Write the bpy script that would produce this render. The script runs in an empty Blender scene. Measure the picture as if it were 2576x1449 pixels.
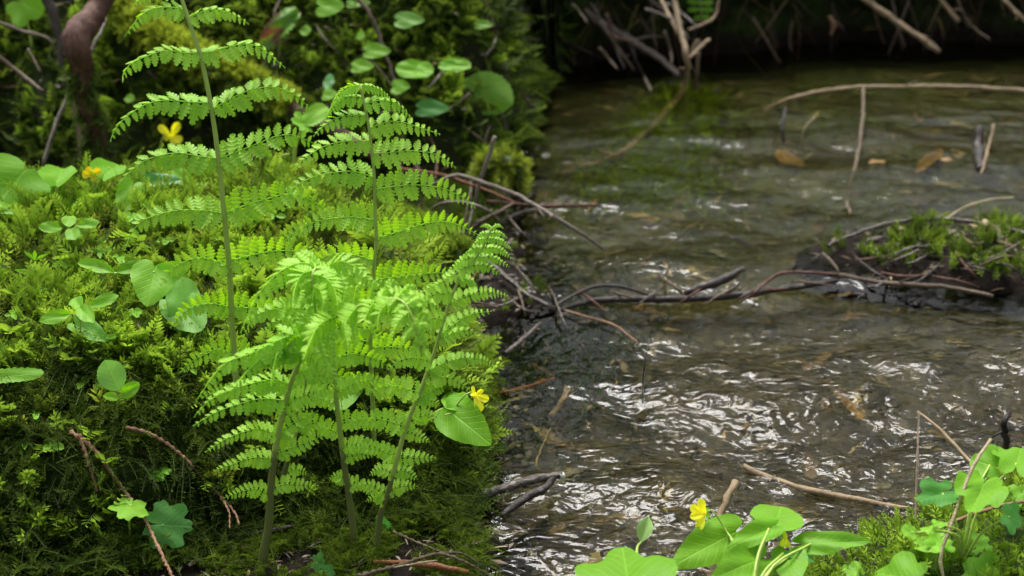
import bpy, math, random
import numpy as np
from mathutils import Vector
R = math.radians
rng = np.random.default_rng(7); random.seed(7)
scene = bpy.context.scene
COL = scene.collection

# ------------------------------------------------------------ camera
CAM = np.array([0.0, 0.0, 0.55]); PITCH = R(22.0); LENS = 50.0; TX = 18.0 / LENS
cd = bpy.data.cameras.new('camera'); cam = bpy.data.objects.new('camera', cd); COL.objects.link(cam)
cam.location = CAM; cam.rotation_euler = (R(90) - PITCH, 0, 0)
cd.lens = LENS; cd.sensor_width = 36; cd.clip_start = 0.02; cd.clip_end = 300
cd.dof.use_dof = True; cd.dof.focus_distance = 1.01; cd.dof.aperture_fstop = 8.5
scene.camera = cam
# ------------------------------------------------------------ sky and sun (bright overcast, light from behind the scene)
SUN_EL, SUN_AZ = R(62), R(-14)
w = bpy.data.worlds.new('World'); scene.world = w; w.use_nodes = True
wn, wl = w.node_tree.nodes, w.node_tree.links
bg = wn['Background']; sky = wn.new('ShaderNodeTexSky'); sky.sky_type = 'NISHITA'; sky.sun_disc = False
sky.sun_elevation = SUN_EL; sky.sun_rotation = SUN_AZ; sky.dust_density = 4.0; sky.air_density = 1.0
hs = wn.new('ShaderNodeHueSaturation'); hs.inputs['Saturation'].default_value = 0.35
wl.new(sky.outputs[0], hs.inputs['Color']); wl.new(hs.outputs[0], bg.inputs['Color'])
bg.inputs['Strength'].default_value = 0.05
sd = bpy.data.lights.new('sun', 'SUN'); so = bpy.data.objects.new('sun', sd); COL.objects.link(so)
sd.energy = 1.5; sd.angle = R(34); sd.color = (1.0, 0.985, 0.95)
Ldir = Vector((math.sin(SUN_AZ) * math.cos(SUN_EL), math.cos(SUN_AZ) * math.cos(SUN_EL), math.sin(SUN_EL)))
so.rotation_euler = Ldir.to_track_quat('Z', 'Y').to_euler()
vs = scene.view_settings; vs.view_transform = 'Standard'; vs.look = 'None'; vs.gamma = 1; vs.exposure = 2.2
scene.cycles.max_bounces = 10; scene.cycles.transparent_max_bounces = 12; scene.cycles.use_denoising = True

# ------------------------------------------------------------ pixel -> point helpers (2576 x 1449 view of the photograph)
FWD = np.array([0, math.cos(PITCH), -math.sin(PITCH)]); UPV = np.array([0, math.sin(PITCH), math.cos(PITCH)]); RT = np.array([1.0, 0, 0])
def ray(px, py):
    return FWD + RT * ((px - 1288) / 1288 * TX) + UPV * ((724.5 - py) / 1288 * TX)
def at(px, py, Y):
    d = ray(px, py); return CAM + d * (Y / d[1])
def wat(px, py, z=0.0):
    d = ray(px, py); return CAM + d * ((z - CAM[2]) / d[2])
def mpp(p):                                   # metres per pixel at a point
    return float(np.dot(np.asarray(p) - CAM, FWD)) * TX / 1288
def nrm(v):
    v = np.asarray(v, float); return v / (np.linalg.norm(v, axis=-1, keepdims=True) + 1e-12)
def sm(a, b, x):
    t = np.clip((np.asarray(x, float) - a) / (b - a), 0, 1); return t * t * (3 - 2 * t)
def _tab(pts):
    q = np.array([wat(*p) for p in pts]); o = np.argsort(q[:, 1]); return q[o, 1], q[o, 0]
# waterline of the left bank, and edge of the high mossy mound
SH = _tab([(1225,1449),(1235,1330),(1160,1275),(1195,1200),(1228,1100),(1232,950),(1210,860),(1310,800),(1385,772),(1345,700),(1310,600),(1300,520),(1285,450),(1300,400),(1325,330),(1340,270),(1365,215),(1420,185)])
MO = _tab([(1225,1449),(1205,1200),(1232,1100),(1238,1000),(1185,930),(1085,860),(1000,800),(860,740),(700,680),(500,620),(300,580)])
def lump(x, y, s, seed):
    r = np.random.default_rng(seed); z = 0
    for _ in range(7):
        a = r.uniform(0, 6.28); f = r.uniform(.6, 1.6) / s; p = r.uniform(0, 6.28)
        z = z + np.sin((x * math.cos(a) + y * math.sin(a)) * f * 6.28 + p)
    return z / 7
def shd(x, y): return np.interp(y, *SH) - x + .020 * lump(x, y, .085, 91)
def mod(x, y): return np.interp(y, *MO) - x + .030 * lump(x, y, .075, 92)
def H(x, y):
    x = np.asarray(x, float); y = np.asarray(y, float)
    s = shd(x, y)
    base = np.interp(s, [-.12, -.03, 0, .012, .05, .3], [-.09, -.05, -.004, .010, .016, .02])
    yf = np.interp(x, [-.6, -.36, -.24, -.16, 0, .2], [.78, .80, .84, .885, .905, .90])
    m = mod(x, y)
    prof = np.interp(y - yf, [-.02, .004, .03, .07, .13, .26, .42, .5, .58, .66, .8], [0, .012, .045, .073, .095, .115, .122, .10, .05, .01, 0])
    mound = prof * sm(-.008, .085, m) * (y < 1.75) * sm(1.62, 1.45, y)
    mound = mound * (1 + .10 * lump(x, y, .16, 1)) + .010 * lump(x, y, .055, 2) * (prof > .02) * sm(0, .05, m)
    yb = np.interp(x, [-1.2, -.7, -.5, -.38, -.1, .05], [1.85, 1.74, 1.68, 1.66, 1.64, 1.70])
    bb = np.interp(y - yb, [0, .05, .16, .3, .6, 2], [0, .07, .17, .30, .5, .7]) * sm(-.005, .05, s)
    bb = bb + (.02 * lump(x, y, .2, 3) + .012 * lump(x, y, .07, 4)) * (bb > .02)
    yfb = np.interp(x, [-.3, .1, .35, .6, .9, 1.5, 4], [2.30, 2.36, 2.42, 2.52, 2.50, 2.45, 2.4]) + .045 * lump(x, x * .7, .22, 9)
    fb = np.interp(y - yfb, [-.2, 0, .04, .10, .3, .8, 4], [-.09, 0, .08, .17, .32, .5, .8]) + (.012 * lump(x, y, .1, 5)) * (y > yfb)
    # bank in the near right corner
    A, B = wat(2010, 1449), wat(2640, 1170)
    nx, ny = (B[1] - A[1]), -(B[0] - A[0]); l = math.hypot(nx, ny)
    k = ((x - A[0]) * nx + (y - A[1]) * ny) / l
    cr = np.interp(k, [-.15, -.02, 0, .03, .09, .3], [-.09, -.05, 0, .028, .05, .08]) + .006 * lump(x, y, .05, 6) * (k > .01)
    # little island of mossy debris
    I = wat(2440, 660)
    e = 1 - ((x - I[0] - .1) / .29) ** 2 - ((y - I[1]) / .105) ** 2
    isl = np.where(e > 0, .026 * np.sqrt(np.clip(e, 0, 1)) - .004, -.09) + .016 * lump(x, y, .07, 8) * (e > .05)
    z = np.maximum(np.maximum(np.maximum(base + mound, bb + base * (bb <= 0)), fb), np.maximum(cr, isl))
    near = sm(.55, .35, y); return z * (1 - near) + near * np.where(s > 0, .05, -.05)
WEIR = [(1200, 800), (1390, 778), (1560, 742), (1740, 745), (1900, 745), (2060, 715), (2300, 735), (2700, 760)]
WQ = np.array([wat(*p) for p in WEIR]); LIP = .006
def lip(x, y): return sm(-.060, .025, np.asarray(y) - np.interp(x, WQ[:, 0], WQ[:, 1]) - .008 * lump(np.asarray(x), np.asarray(x) * .3, .12, 93))
def gnd(px, py, off=0.0):
    d = ray(px, py); Y = np.linspace(.55, 3.0, 1500)[:, None]; p = CAM + d * (Y / d[1])
    h = np.maximum(H(p[:, 0], p[:, 1]), 0.0) + off
    i = np.argmax(p[:, 2] <= h); q = p[i].copy(); return q
def pt(px, py, d):
    if isinstance(d, str):
        c = d[0]; o = float(d[1:]) if len(d) > 1 else 0.0
        if c == 'w':
            q = wat(px, py, .003 + o); return wat(px, py, .003 + o + LIP * float(lip(q[0], q[1])))
        if c == 'b': return wat(px, py, -.022 + o)
        return gnd(px, py, .004 + o)
    q = at(px, py, d)
    if d > 1.45 and q[2] < float(H(q[0], q[1])) + .006: q = gnd(px, py, .012)      # rest on the bank, not inside it
    return q

# ------------------------------------------------------------ object helpers
def tag(o, label=None, cat=None, group=None, kind=None):
    if label: o['label'] = label
    if cat: o['category'] = cat
    if group: o['group'] = group
    if kind: o['kind'] = kind
    return o
def thing(name, label, cat, loc, group=None):
    o = bpy.data.objects.new(name, None); COL.objects.link(o); o.location = [float(v) for v in loc]; o.empty_display_size = .01
    return tag(o, label, cat, group)
def mk(name, V, F, mat, parent=None, uv=None, mv=None, smooth=True):
    V = np.asarray(V, float)
    if parent is not None: 
        off = np.zeros(3); q = parent
        while q is not None: off += np.array(q.location); q = q.parent
        V = V - off
    me = bpy.data.meshes.new(name)
    if isinstance(F, np.ndarray) and len(F) > 400:
        k = F.shape[1]; me.vertices.add(len(V)); me.vertices.foreach_set('co', V.astype(np.float32).ravel())
        me.loops.add(F.size); me.loops.foreach_set('vertex_index', F.astype(np.int32).ravel())
        me.polygons.add(len(F)); me.polygons.foreach_set('loop_start', (np.arange(len(F)) * k).astype(np.int32))
        me.update(calc_edges=True)
    else:
        me.from_pydata([tuple(v) for v in V], [], [tuple(int(i) for i in f) for f in F]); me.update()
    if smooth: me.polygons.foreach_set('use_smooth', np.ones(len(me.polygons), bool))
    if uv is not None:
        ul = me.uv_layers.new(name='UVMap'); li = np.zeros(len(me.loops), np.int32); me.loops.foreach_get('vertex_index', li)
        ul.data.foreach_set('uv', np.asarray(uv, np.float32)[li].ravel())
    if mv is not None:
        at_ = me.attributes.new('mv', 'FLOAT_COLOR', 'POINT'); c = np.ones((len(V), 4), np.float32); c[:, :mv.shape[1]] = mv
        at_.data.foreach_set('color', c.ravel())
    me.materials.append(mat)
    o = bpy.data.objects.new(name, me); COL.objects.link(o)
    if parent is not None: o.parent = parent
    return o
def curve(P, n):
    P = np.asarray(P, float)
    if len(P) == 2: t = np.linspace(0, 1, n)[:, None]; return P[0] * (1 - t) + P[1] * t
    Q = np.vstack([2 * P[0] - P[1], P, 2 * P[-1] - P[-2]])
    d = np.linalg.norm(np.diff(P, axis=0), axis=1); cum = np.concatenate([[0], np.cumsum(d)]); out = []
    for s in np.linspace(0, cum[-1], n):
        i = min(np.searchsorted(cum, s, 'right') - 1, len(P) - 2); t = (s - cum[i]) / max(d[i], 1e-9)
        a, b, c, e = Q[i], Q[i + 1], Q[i + 2], Q[i + 3]
        out.append(.5 * (2 * b + (c - a) * t + (2 * a - 5 * b + 4 * c - e) * t * t + (3 * b - a - 3 * c + e) * t ** 3))
    return np.array(out)
def tube(P, rad, sides=7, rough=0.0, seed=0):
    P = np.asarray(P, float); n = len(P); r_ = np.random.default_rng(seed)
    rad = np.interp(np.linspace(0, 1, n), np.linspace(0, 1, len(np.atleast_1d(rad))), np.atleast_1d(rad))
    T = nrm(np.gradient(P, axis=0)); ref = np.array([0, 0, 1.0]) if abs(T[0, 2]) < .8 else np.array([1.0, 0, 0])
    u = nrm(np.cross(T[0], ref)); V = []
    w_ = [(int(r_.integers(0, 4)), r_.uniform(.2, 2.2), r_.uniform(0, 6.28), r_.uniform(.4, 1)) for _ in range(6)]
    kn = r_.uniform(0, n, 3); nz = lambda a, i: rough * (sum(c_ * math.sin(m_ * a + f_ * i + p_) for m_, f_, p_, c_ in w_) * .75 + sum(2.2 * math.exp(-((i - q_) / 1.1) ** 2) for q_ in kn))
    for i in range(n):
        u = nrm(u - T[i] * np.dot(u, T[i])); v = np.cross(T[i], u)
        for j in range(sides):
            a = 6.2832 * j / sides; k = rad[i] * (1 + rough * r_.normal())
            V.append(P[i] + (u * math.cos(a) + v * math.sin(a)) * k)
    F = [(i * sides + j, i * sides + (j + 1) % sides, (i + 1) * sides + (j + 1) % sides, (i + 1) * sides + j) for i in range(n - 1) for j in range(sides)]
    V = np.array(V); c0, c1 = len(V), len(V) + 1; V = np.vstack([V, P[:1], P[-1:]])
    F = [f for f in F] + [(c0, (j + 1) % sides, j, j) [:3] for j in range(sides)] + [(c1, (n - 1) * sides + j, (n - 1) * sides + (j + 1) % sides) for j in range(sides)]
    return V, F
def join(parts):
    V, F, k = [], [], 0
    for v, f in parts:
        V.append(v); F += [tuple(i + k for i in q) for q in f]; k += len(v)
    return np.vstack(V), F

# ------------------------------------------------------------ materials
class NT:
    def __init__(s, name):
        s.m = bpy.data.materials.new(name); s.m.use_nodes = True; s.t = s.m.node_tree; s.N = s.t.nodes; s.b = s.N['Principled BSDF']; s.out = s.N['Material Output']
    def new(s, typ, **k):
        n = s.N.new(typ)
        for a, v in k.items():
            if a.startswith('_'): setattr(n, a[1:], v)
            else:
                i = n.inputs[int(a[1:])] if a[0] == 'i' and a[1:].isdigit() else n.inputs[a]
                if hasattr(v, 'is_output'): s.t.links.new(v, i)
                else: i.default_value = v
        return n
    def math(s, op, a, b=0.0, c=None):
        n = s.new('ShaderNodeMath', _operation=op)
        for i, v in enumerate((a, b) if c is None else (a, b, c)):
            if hasattr(v, 'is_output'): s.t.links.new(v, n.inputs[i])
            else: n.inputs[i].default_value = v
        return n.outputs[0]
    def mix(s, f, a, b):
        n = s.new('ShaderNodeMix', _data_type='RGBA')
        for i, v in ((0, f), (6, a), (7, b)):
            if hasattr(v, 'is_output'): s.t.links.new(v, n.inputs[i])
            else: n.inputs[i].default_value = v if i == 0 else (*v, 1)[:4]
        return n.outputs[2]
    def noise(s, scale, detail=4, rough=.55, vec=None, dist=0.0):
        n = s.new('ShaderNodeTexNoise'); n.inputs['Scale'].default_value = scale; n.inputs['Detail'].default_value = detail; n.inputs['Roughness'].default_value = rough; n.inputs['Distortion'].default_value = dist
        if vec is not None: s.t.links.new(vec, n.inputs['Vector'])
        return n.outputs['Fac']
    def ramp(s, f, stops):
        n = s.new('ShaderNodeValToRGB'); e = n.color_ramp.elements
        while len(e) < len(stops): e.new(.5)
        for q, (p, c) in zip(e, stops): q.position = p; q.color = (*c, 1) if len(c) == 3 else c
        s.t.links.new(f, n.inputs[0]); return n.outputs[0]
    def obj(s): return s.new('ShaderNodeTexCoord').outputs['Object']
    def pos(s): return s.new('ShaderNodeNewGeometry').outputs['Position']
    def link(s, a, b): s.t.links.new(a, b)
    def bump(s, h, strength=.5, dist=.002):
        n = s.new('ShaderNodeBump'); n.inputs['Strength'].default_value = strength; n.inputs['Distance'].default_value = dist; s.link(h, n.inputs['Height']); return n.outputs[0]
def leaf_mat(name, c, c2=None, trans=.4, rough=.42, spec=.4, vein=.35, veincol=None, tcol=None, blotch=None, nv=6.0, spot=.45):
    t = NT(name); c2 = c2 or tuple(v * .75 for v in c)
    uv = t.new('ShaderNodeTexCoord').outputs['UV']; sep = t.new('ShaderNodeSeparateXYZ', Vector=uv)
    x, y = sep.outputs[0], t.math('ABSOLUTE', sep.outputs[1])
    k = t.math('FRACT', t.math('MULTIPLY', t.math('SUBTRACT', x, t.math('MULTIPLY', y, .8)), nv))
    rid = t.math('ABSOLUTE', t.math('SUBTRACT', k, .5))                       # .5 at a vein
    v1 = t.new('ShaderNodeMapRange', Value=rid, i1=.42, i2=.5, i3=0.0, i4=1.0).outputs[0]
    v2 = t.new('ShaderNodeMapRange', Value=y, i1=.0, i2=.03, i3=1.0, i4=0.0).outputs[0]
    ve = t.math('MAXIMUM', v1, v2)
    rnd = t.new('ShaderNodeObjectInfo').outputs['Random']
    no = t.noise(60, 3, .6, t.pos())
    f = t.math('ADD', t.math('MULTIPLY', rnd, .5), t.math('MULTIPLY', t.math('SUBTRACT', no, .3), .9))
    col = t.mix(f, c, c2)
    col = t.mix(t.ramp(t.noise(150, 2, .5, t.pos()), [(.66, (0, 0, 0)), (.74, (spot, spot, spot))]), col, (.16, .13, .02))
    if blotch: col = t.mix(t.ramp(t.noise(38, 3, .6, t.pos()), [(.47, (0, 0, 0)), (.58, (1, 1, 1))]), col, blotch)
    vc = veincol or tuple(min(1, q * 1.35 + .02) for q in c)
    col = t.mix(t.math('MULTIPLY', ve, vein), col, vc)
    t.link(col, t.b.inputs['Base Color']); t.b.inputs['Roughness'].default_value = rough; t.b.inputs['Specular IOR Level'].default_value = spec
    hgt = t.math('SUBTRACT', t.math('MULTIPLY', t.noise(240, 2, .5, t.pos()), .5), t.math('MULTIPLY', ve, .6))
    nb = t.bump(hgt, .35, .0012); t.link(nb, t.b.inputs['Normal'])
    tr = t.new('ShaderNodeBsdfTranslucent'); g = t.new('ShaderNodeHueSaturation', Color=col); g.inputs['Saturation'].default_value = 1.1; g.inputs['Value'].default_value = 1.5
    t.link(g.outputs[0], tr.inputs['Color']); t.link(nb, tr.inputs['Normal'])
    ms = t.new('ShaderNodeMixShader'); ms.inputs[0].default_value = trans; t.link(t.b.outputs[0], ms.inputs[1]); t.link(tr.outputs[0], ms.inputs[2]); t.link(ms.outputs[0], t.out.inputs[0])
    return t.m
def bark_mat(name, c, c2, rough=.6, scale=120, spec=.4, moss=0.0, stretch=None):
    t = NT(name); mp = t.new('ShaderNodeMapping', Vector=t.pos()); mp.inputs['Scale'].default_value = stretch or (1, 1, 1); n1 = t.noise(scale, 5, .7, mp.outputs[0], .8); n2 = t.noise(scale * .22, 3, .6, t.pos())
    col = t.mix(t.ramp(n1, [(.35, (0, 0, 0)), (.65, (1, 1, 1))]), c, c2)
    col = t.mix(t.ramp(n2, [(.45, (0, 0, 0)), (.7, (.6, .6, .6))]), col, tuple(v * .35 for v in c))
    if moss: col = t.mix(t.ramp(t.noise(26, 4, .7, t.pos()), [(.62 - moss * .3, (0, 0, 0)), (.72 - moss * .3, (1, 1, 1))]), col, (.06, .10, .012))
    t.link(col, t.b.inputs['Base Color']); t.b.inputs['Roughness'].default_value = rough; t.b.inputs['Specular IOR Level'].default_value = spec
    t.link(t.bump(n1, .9, .003), t.b.inputs['Normal']); return t.m
def moss_mat(name, dark, mid, tip, trans=.35):
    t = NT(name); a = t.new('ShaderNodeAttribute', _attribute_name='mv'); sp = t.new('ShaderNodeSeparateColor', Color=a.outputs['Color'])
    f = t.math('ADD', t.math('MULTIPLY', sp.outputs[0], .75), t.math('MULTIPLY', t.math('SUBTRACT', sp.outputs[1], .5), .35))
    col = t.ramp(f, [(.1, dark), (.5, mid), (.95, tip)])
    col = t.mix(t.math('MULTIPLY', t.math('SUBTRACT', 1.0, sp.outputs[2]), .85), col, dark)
    t.link(col, t.b.inputs['Base Color']); t.b.inputs['Roughness'].default_value = .65; t.b.inputs['Specular IOR Level'].default_value = .12
    tr = t.new('ShaderNodeBsdfTranslucent'); g = t.new('ShaderNodeHueSaturation', Color=col); g.inputs['Value'].default_value = 1.4; t.link(g.outputs[0], tr.inputs['Color'])
    ms = t.new('ShaderNodeMixShader'); ms.inputs[0].default_value = trans; t.link(t.b.outputs[0], ms.inputs[1]); t.link(tr.outputs[0], ms.inputs[2]); t.link(ms.outputs[0], t.out.inputs[0])
    return t.m
G = {}
G['fern'] = leaf_mat('fern green', (.38, .63, .065), (.22, .45, .035), .42, .5, .3, .25, nv=5, spot=.25)
G['stem'] = leaf_mat('fern stem', (.38, .50, .10), (.28, .38, .07), .10, .45, .4, 0)
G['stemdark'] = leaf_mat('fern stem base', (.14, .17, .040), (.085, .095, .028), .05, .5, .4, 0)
G['violet'] = leaf_mat('violet leaf', (.18, .40, .022), (.13, .33, .016), .45, .50, .25, .55)
G['fresh'] = leaf_mat('fresh leaf', (.23, .47, .040), (.17, .40, .030), .45, .50, .25, .3)
G['deep'] = leaf_mat('deep green leaf', (.10, .30, .060), (.07, .23, .04), .45, .50, .25, .5)
G['blue'] = leaf_mat('wet leaf', (.08, .27, .07), (.12, .32, .06), .3, .22, .8, .3)
G['pale'] = leaf_mat('pale leaf', (.24, .47, .10), (.18, .39, .07), .5, .5, .25, .3)
G['old'] = leaf_mat('olive leaf', (.15, .32, .03), (.12, .25, .02), .3, .5, .3, .2, spot=.8)
G['red'] = leaf_mat('reddening leaf', (.14, .32, .02), (.10, .24, .02), .3, .5, .4, .2, blotch=(.15, .055, .03))
G['tan'] = leaf_mat('dead leaf', (.30, .18, .06), (.22, .12, .04), .2, .5, .4, .2)
G['yellow'] = leaf_mat('yellow petal', (.95, .93, .06), (.92, .86, .04), .4, .5, .3, .12, veincol=(.55, .30, .02), nv=1.0)
G['orange'] = leaf_mat('faded petal', (.85, .64, .03), (.78, .52, .02), .3, .5, .3, .1, nv=1.0)
G['hair'] = leaf_mat('downy leaf', (.30, .46, .16), (.22, .38, .10), .3, .8, .2, .4)
B = {}
B['red'] = bark_mat('red bark', (.060, .027, .018), (.16, .080, .055), .6, 170, .25, 0.0, (1, 1, .28))
B['brown'] = bark_mat('brown bark', (.085, .056, .030), (.15, .105, .06), .55, 160)
B['gray'] = bark_mat('grey bark', (.15, .115, .085), (.24, .20, .16), .55, 170)
B['tan'] = bark_mat('tan bark', (.23, .155, .075), (.32, .235, .13), .5, 170)
B['dark'] = bark_mat('dark wet bark', (.016, .011, .008), (.035, .024, .017), .38, 150, .4)
B['wet'] = bark_mat('wet brown bark', (.050, .034, .024), (.085, .060, .042), .25, 190, .8)
B['orange'] = bark_mat('orange root', (.26, .09, .025), (.20, .075, .02), .5, 120)
B['cedar'] = bark_mat('dead cedar', (.22, .11, .055), (.34, .19, .105), .6, 260)
B['cedarred'] = bark_mat('rusty cedar', (.17, .055, .025), (.22, .085, .035), .6, 260)
B['straw'] = bark_mat('straw', (.34, .27, .14), (.42, .35, .20), .5, 200)
ML = moss_mat('log moss', (.08, .10, .010), (.34, .42, .028), (.62, .72, .07), .35)
B['mossy'] = bark_mat('mossy bark', (.06, .035, .022), (.11, .065, .04), .55, 120, .4, 1.0)
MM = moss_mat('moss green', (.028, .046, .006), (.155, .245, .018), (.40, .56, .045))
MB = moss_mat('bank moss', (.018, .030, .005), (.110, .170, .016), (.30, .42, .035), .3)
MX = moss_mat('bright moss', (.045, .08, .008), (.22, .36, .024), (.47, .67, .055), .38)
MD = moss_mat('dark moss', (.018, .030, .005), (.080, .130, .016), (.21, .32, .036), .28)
MY = moss_mat('yellow moss', (.05, .07, .008), (.22, .28, .022), (.45, .54, .050))

# ============================================================ the setting: ground sheet, stream bed, water
def axis(lo, hi, f0, f1, step):
    a = list(np.arange(f0, f1 + step / 2, step)); s = step
    v = f0; L = []
    while v > lo: s *= 1.35; v -= s; L.append(v)
    s = step; v = f1; U = []
    while v < hi: s *= 1.35; v += s; U.append(v)
    return np.array(L[::-1] + a + U)
def sheet(name, xs, ys, zf, mat, mv=None):
    X, Y = np.meshgrid(xs, ys); x, y = X.ravel(), Y.ravel(); V = zf(x, y); n, m = len(xs), len(ys)
    i = (np.arange(m - 1)[:, None] * n + np.arange(n - 1)[None, :]).ravel()
    F = np.stack([i, i + 1, i + 1 + n, i + n], 1)
    return mk(name, V, F, mat, mv=mv(x, y) if mv else None)
def ground_z(x, y):
    z = H(x, y); yy = y.copy(); xx = x.copy()
    far = (y > 2.2) & (z > .0); k = np.where(far, np.exp(-((z - .15) / .07) ** 2), 0)       # the far bank overhangs the water
    yy = y - .17 * k * (1 + .35 * lump(x, z * 3, .12, 11))
    r = np.where(y > 3.2, np.minimum((y - 3.2) * .03, 2), 0)
    return np.stack([xx, yy, z + r], 1)
g = NT('bank soil'); n1 = g.noise(70, 6, .7, g.pos()); n2 = g.noise(9, 4, .6, g.pos())
soil = g.ramp(n1, [(.3, (.004, .003, .002)), (.55, (.012, .008, .005)), (.8, (.034, .021, .012))])
mossc = g.ramp(n1, [(.3, (.010, .016, .004)), (.6, (.035, .06, .010)), (.8, (.07, .10, .016))])
z = g.new('ShaderNodeSeparateXYZ', Vector=g.pos()).outputs[2]
up = g.new('ShaderNodeSeparateXYZ', Vector=g.new('ShaderNodeNewGeometry').outputs['Normal']).outputs[2]
fm = g.math('MULTIPLY', g.ramp(z, [(.022, (0, 0, 0)), (.05, (1, 1, 1))]), g.ramp(n2, [(.35, (.2, .2, .2)), (.55, (1, 1, 1))]))
g.link(g.mix(fm, soil, mossc), g.b.inputs['Base Color']); g.b.inputs['Roughness'].default_value = .85; g.b.inputs['Specular IOR Level'].default_value = .12
g.link(g.bump(n1, .9, .006), g.b.inputs['Normal'])
xs = axis(-30, 30, -1.0, 1.15, .0075); ys = axis(-20, 60, .60, 2.75, .0075)
tag(sheet('ground', xs, ys, ground_z, g.m), kind='structure')

# stream bed: silt, gravel and brown litter under a few centimetres of water
b = NT('stream bed silt'); nb1 = b.noise(26, 6, .7, b.pos(), 1.0); nb2 = b.noise(5, 4, .6, b.pos()); nb3 = b.noise(160, 3, .6, b.pos())
bc = b.ramp(nb1, [(.28, (.010, .008, .003)), (.5, (.038, .031, .011)), (.72, (.090, .070, .028))])
yy = b.new('ShaderNodeSeparateXYZ', Vector=b.pos()).outputs[1]
gm = b.math('MULTIPLY', b.ramp(b.math('DIVIDE', yy, 4.0), [(.30, (0, 0, 0)), (.41, (1, 1, 1))]), b.ramp(nb2, [(.35, (.15, .15, .15)), (.6, (1, 1, 1))]))
bc = b.mix(b.math('MULTIPLY', gm, .75), bc, (.055, .082, .008))
bc = b.mix(b.ramp(nb3, [(.4, (.5, .5, .5)), (.6, (0, 0, 0))]), bc, (.025, .018, .010))
b.link(bc, b.b.inputs['Base Color']); b.b.inputs['Roughness'].default_value = .7; b.link(b.bump(nb1, .8, .008), b.b.inputs['Normal'])
xb_, yb_ = axis(-3, 8, -.35, 1.2, .02), axis(.2, 6, .6, 2.7, .02)
tag(sheet('stream_bed', xb_, yb_, lambda x, y: np.stack([x, y, -.040 + .008 * lump(x, y, .25, 21) + .004 * lump(x, y, .06, 22)], 1), b.m), kind='structure')

# water: travelling ripples as real relief, finer wavelets as bump; steeper below the little twig dam
wq = WQ
def turb(x, y):
    yw = np.interp(x, wq[:, 0], wq[:, 1]); d = yw - y
    t = np.interp(d, [-.5, -.05, .02, .10, .22, .5], [.30, .30, .12, .32, .74, .80])
    sh = x - np.interp(y, *SH); calm = 1 - .80 * sm(.20, .02, sh) * sm(.90, 1.0, y) * sm(1.36, 1.28, y)
    return t * (1 - .6 * sm(1.7, 2.3, y)) * calm
def waves(x, y):
    r = np.random.default_rng(5); z = 0
    for i in range(46):
        lam = .012 * (1.075 ** i) * r.uniform(.9, 1.1); a = r.normal(1.35, .75); k = 6.2832 / lam
        wx = x + .012 * lump(x, y, .11, 60 + i % 5); wy = y + .012 * lump(x, y, .09, 70 + i % 5)
        env = .5 + .5 * lump(x, y, .10 + lam, 100 + i)*1.8
        z = z + np.clip(env, 0, 1.5) * lam ** 1.1 * np.sin(k * (wx * math.cos(a) + wy * math.sin(a)) + r.uniform(0, 6.28))
    return z
def water_v(x, y):
    t = turb(x, y); return np.stack([x, y, waves(x, y) * .020 * (.10 + t) + LIP * lip(x, y)], 1)
wt = NT('stream water'); N_ = wt.N; N_.remove(wt.b)
at_ = wt.new('ShaderNodeAttribute', _attribute_name='mv'); tv = wt.new('ShaderNodeSeparateColor', Color=at_.outputs['Color']).outputs[0]
P = wt.new('ShaderNodeMapping', Vector=wt.pos()); P.inputs['Rotation'].default_value = (0, 0, R(-8)); P.inputs['Scale'].default_value = (.80, 1.15, 1)
wn1 = wt.noise(72, 1.0, .35, P.outputs[0], 1.0); wn2 = wt.noise(185, 1, .4, P.outputs[0], .8)
hh = wt.math('ADD', wn1, wt.math('MULTIPLY', wn2, .16))
bp = wt.new('ShaderNodeBump', Height=hh); bp.inputs['Distance'].default_value = .0062
wt.link(wt.math('ADD', wt.math('MULTIPLY', tv, .92), .05), bp.inputs['Strength'])
fr = wt.new('ShaderNodeFresnel'); fr.inputs['IOR'].default_value = 1.33; wt.link(bp.outputs[0], fr.inputs['Normal'])
gl = wt.new('ShaderNodeBsdfGlossy'); gl.inputs['Roughness'].default_value = .012; wt.link(bp.outputs[0], gl.inputs['Normal'])
tr = wt.new('ShaderNodeBsdfRefraction'); tr.inputs['IOR'].default_value = 1.33; tr.inputs['Color'].default_value = (.80, .79, .56, 1); wt.link(bp.outputs[0], tr.inputs['Normal'])
ms = wt.new('ShaderNodeMixShader'); wt.link(fr.outputs[0], ms.inputs[0]); wt.link(tr.outputs[0], ms.inputs[1]); wt.link(gl.outputs[0], ms.inputs[2]); wt.link(ms.outputs[0], wt.out.inputs[0])
xw, yw_ = axis(-2, 7, -.16, 1.1, .0035), axis(.25, 5, .74, 2.6, .0045)
tag(sheet('stream_water', xw, yw_, water_v, wt.m, mv=lambda x, y: turb(x, y)[:, None]), kind='structure')

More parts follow.
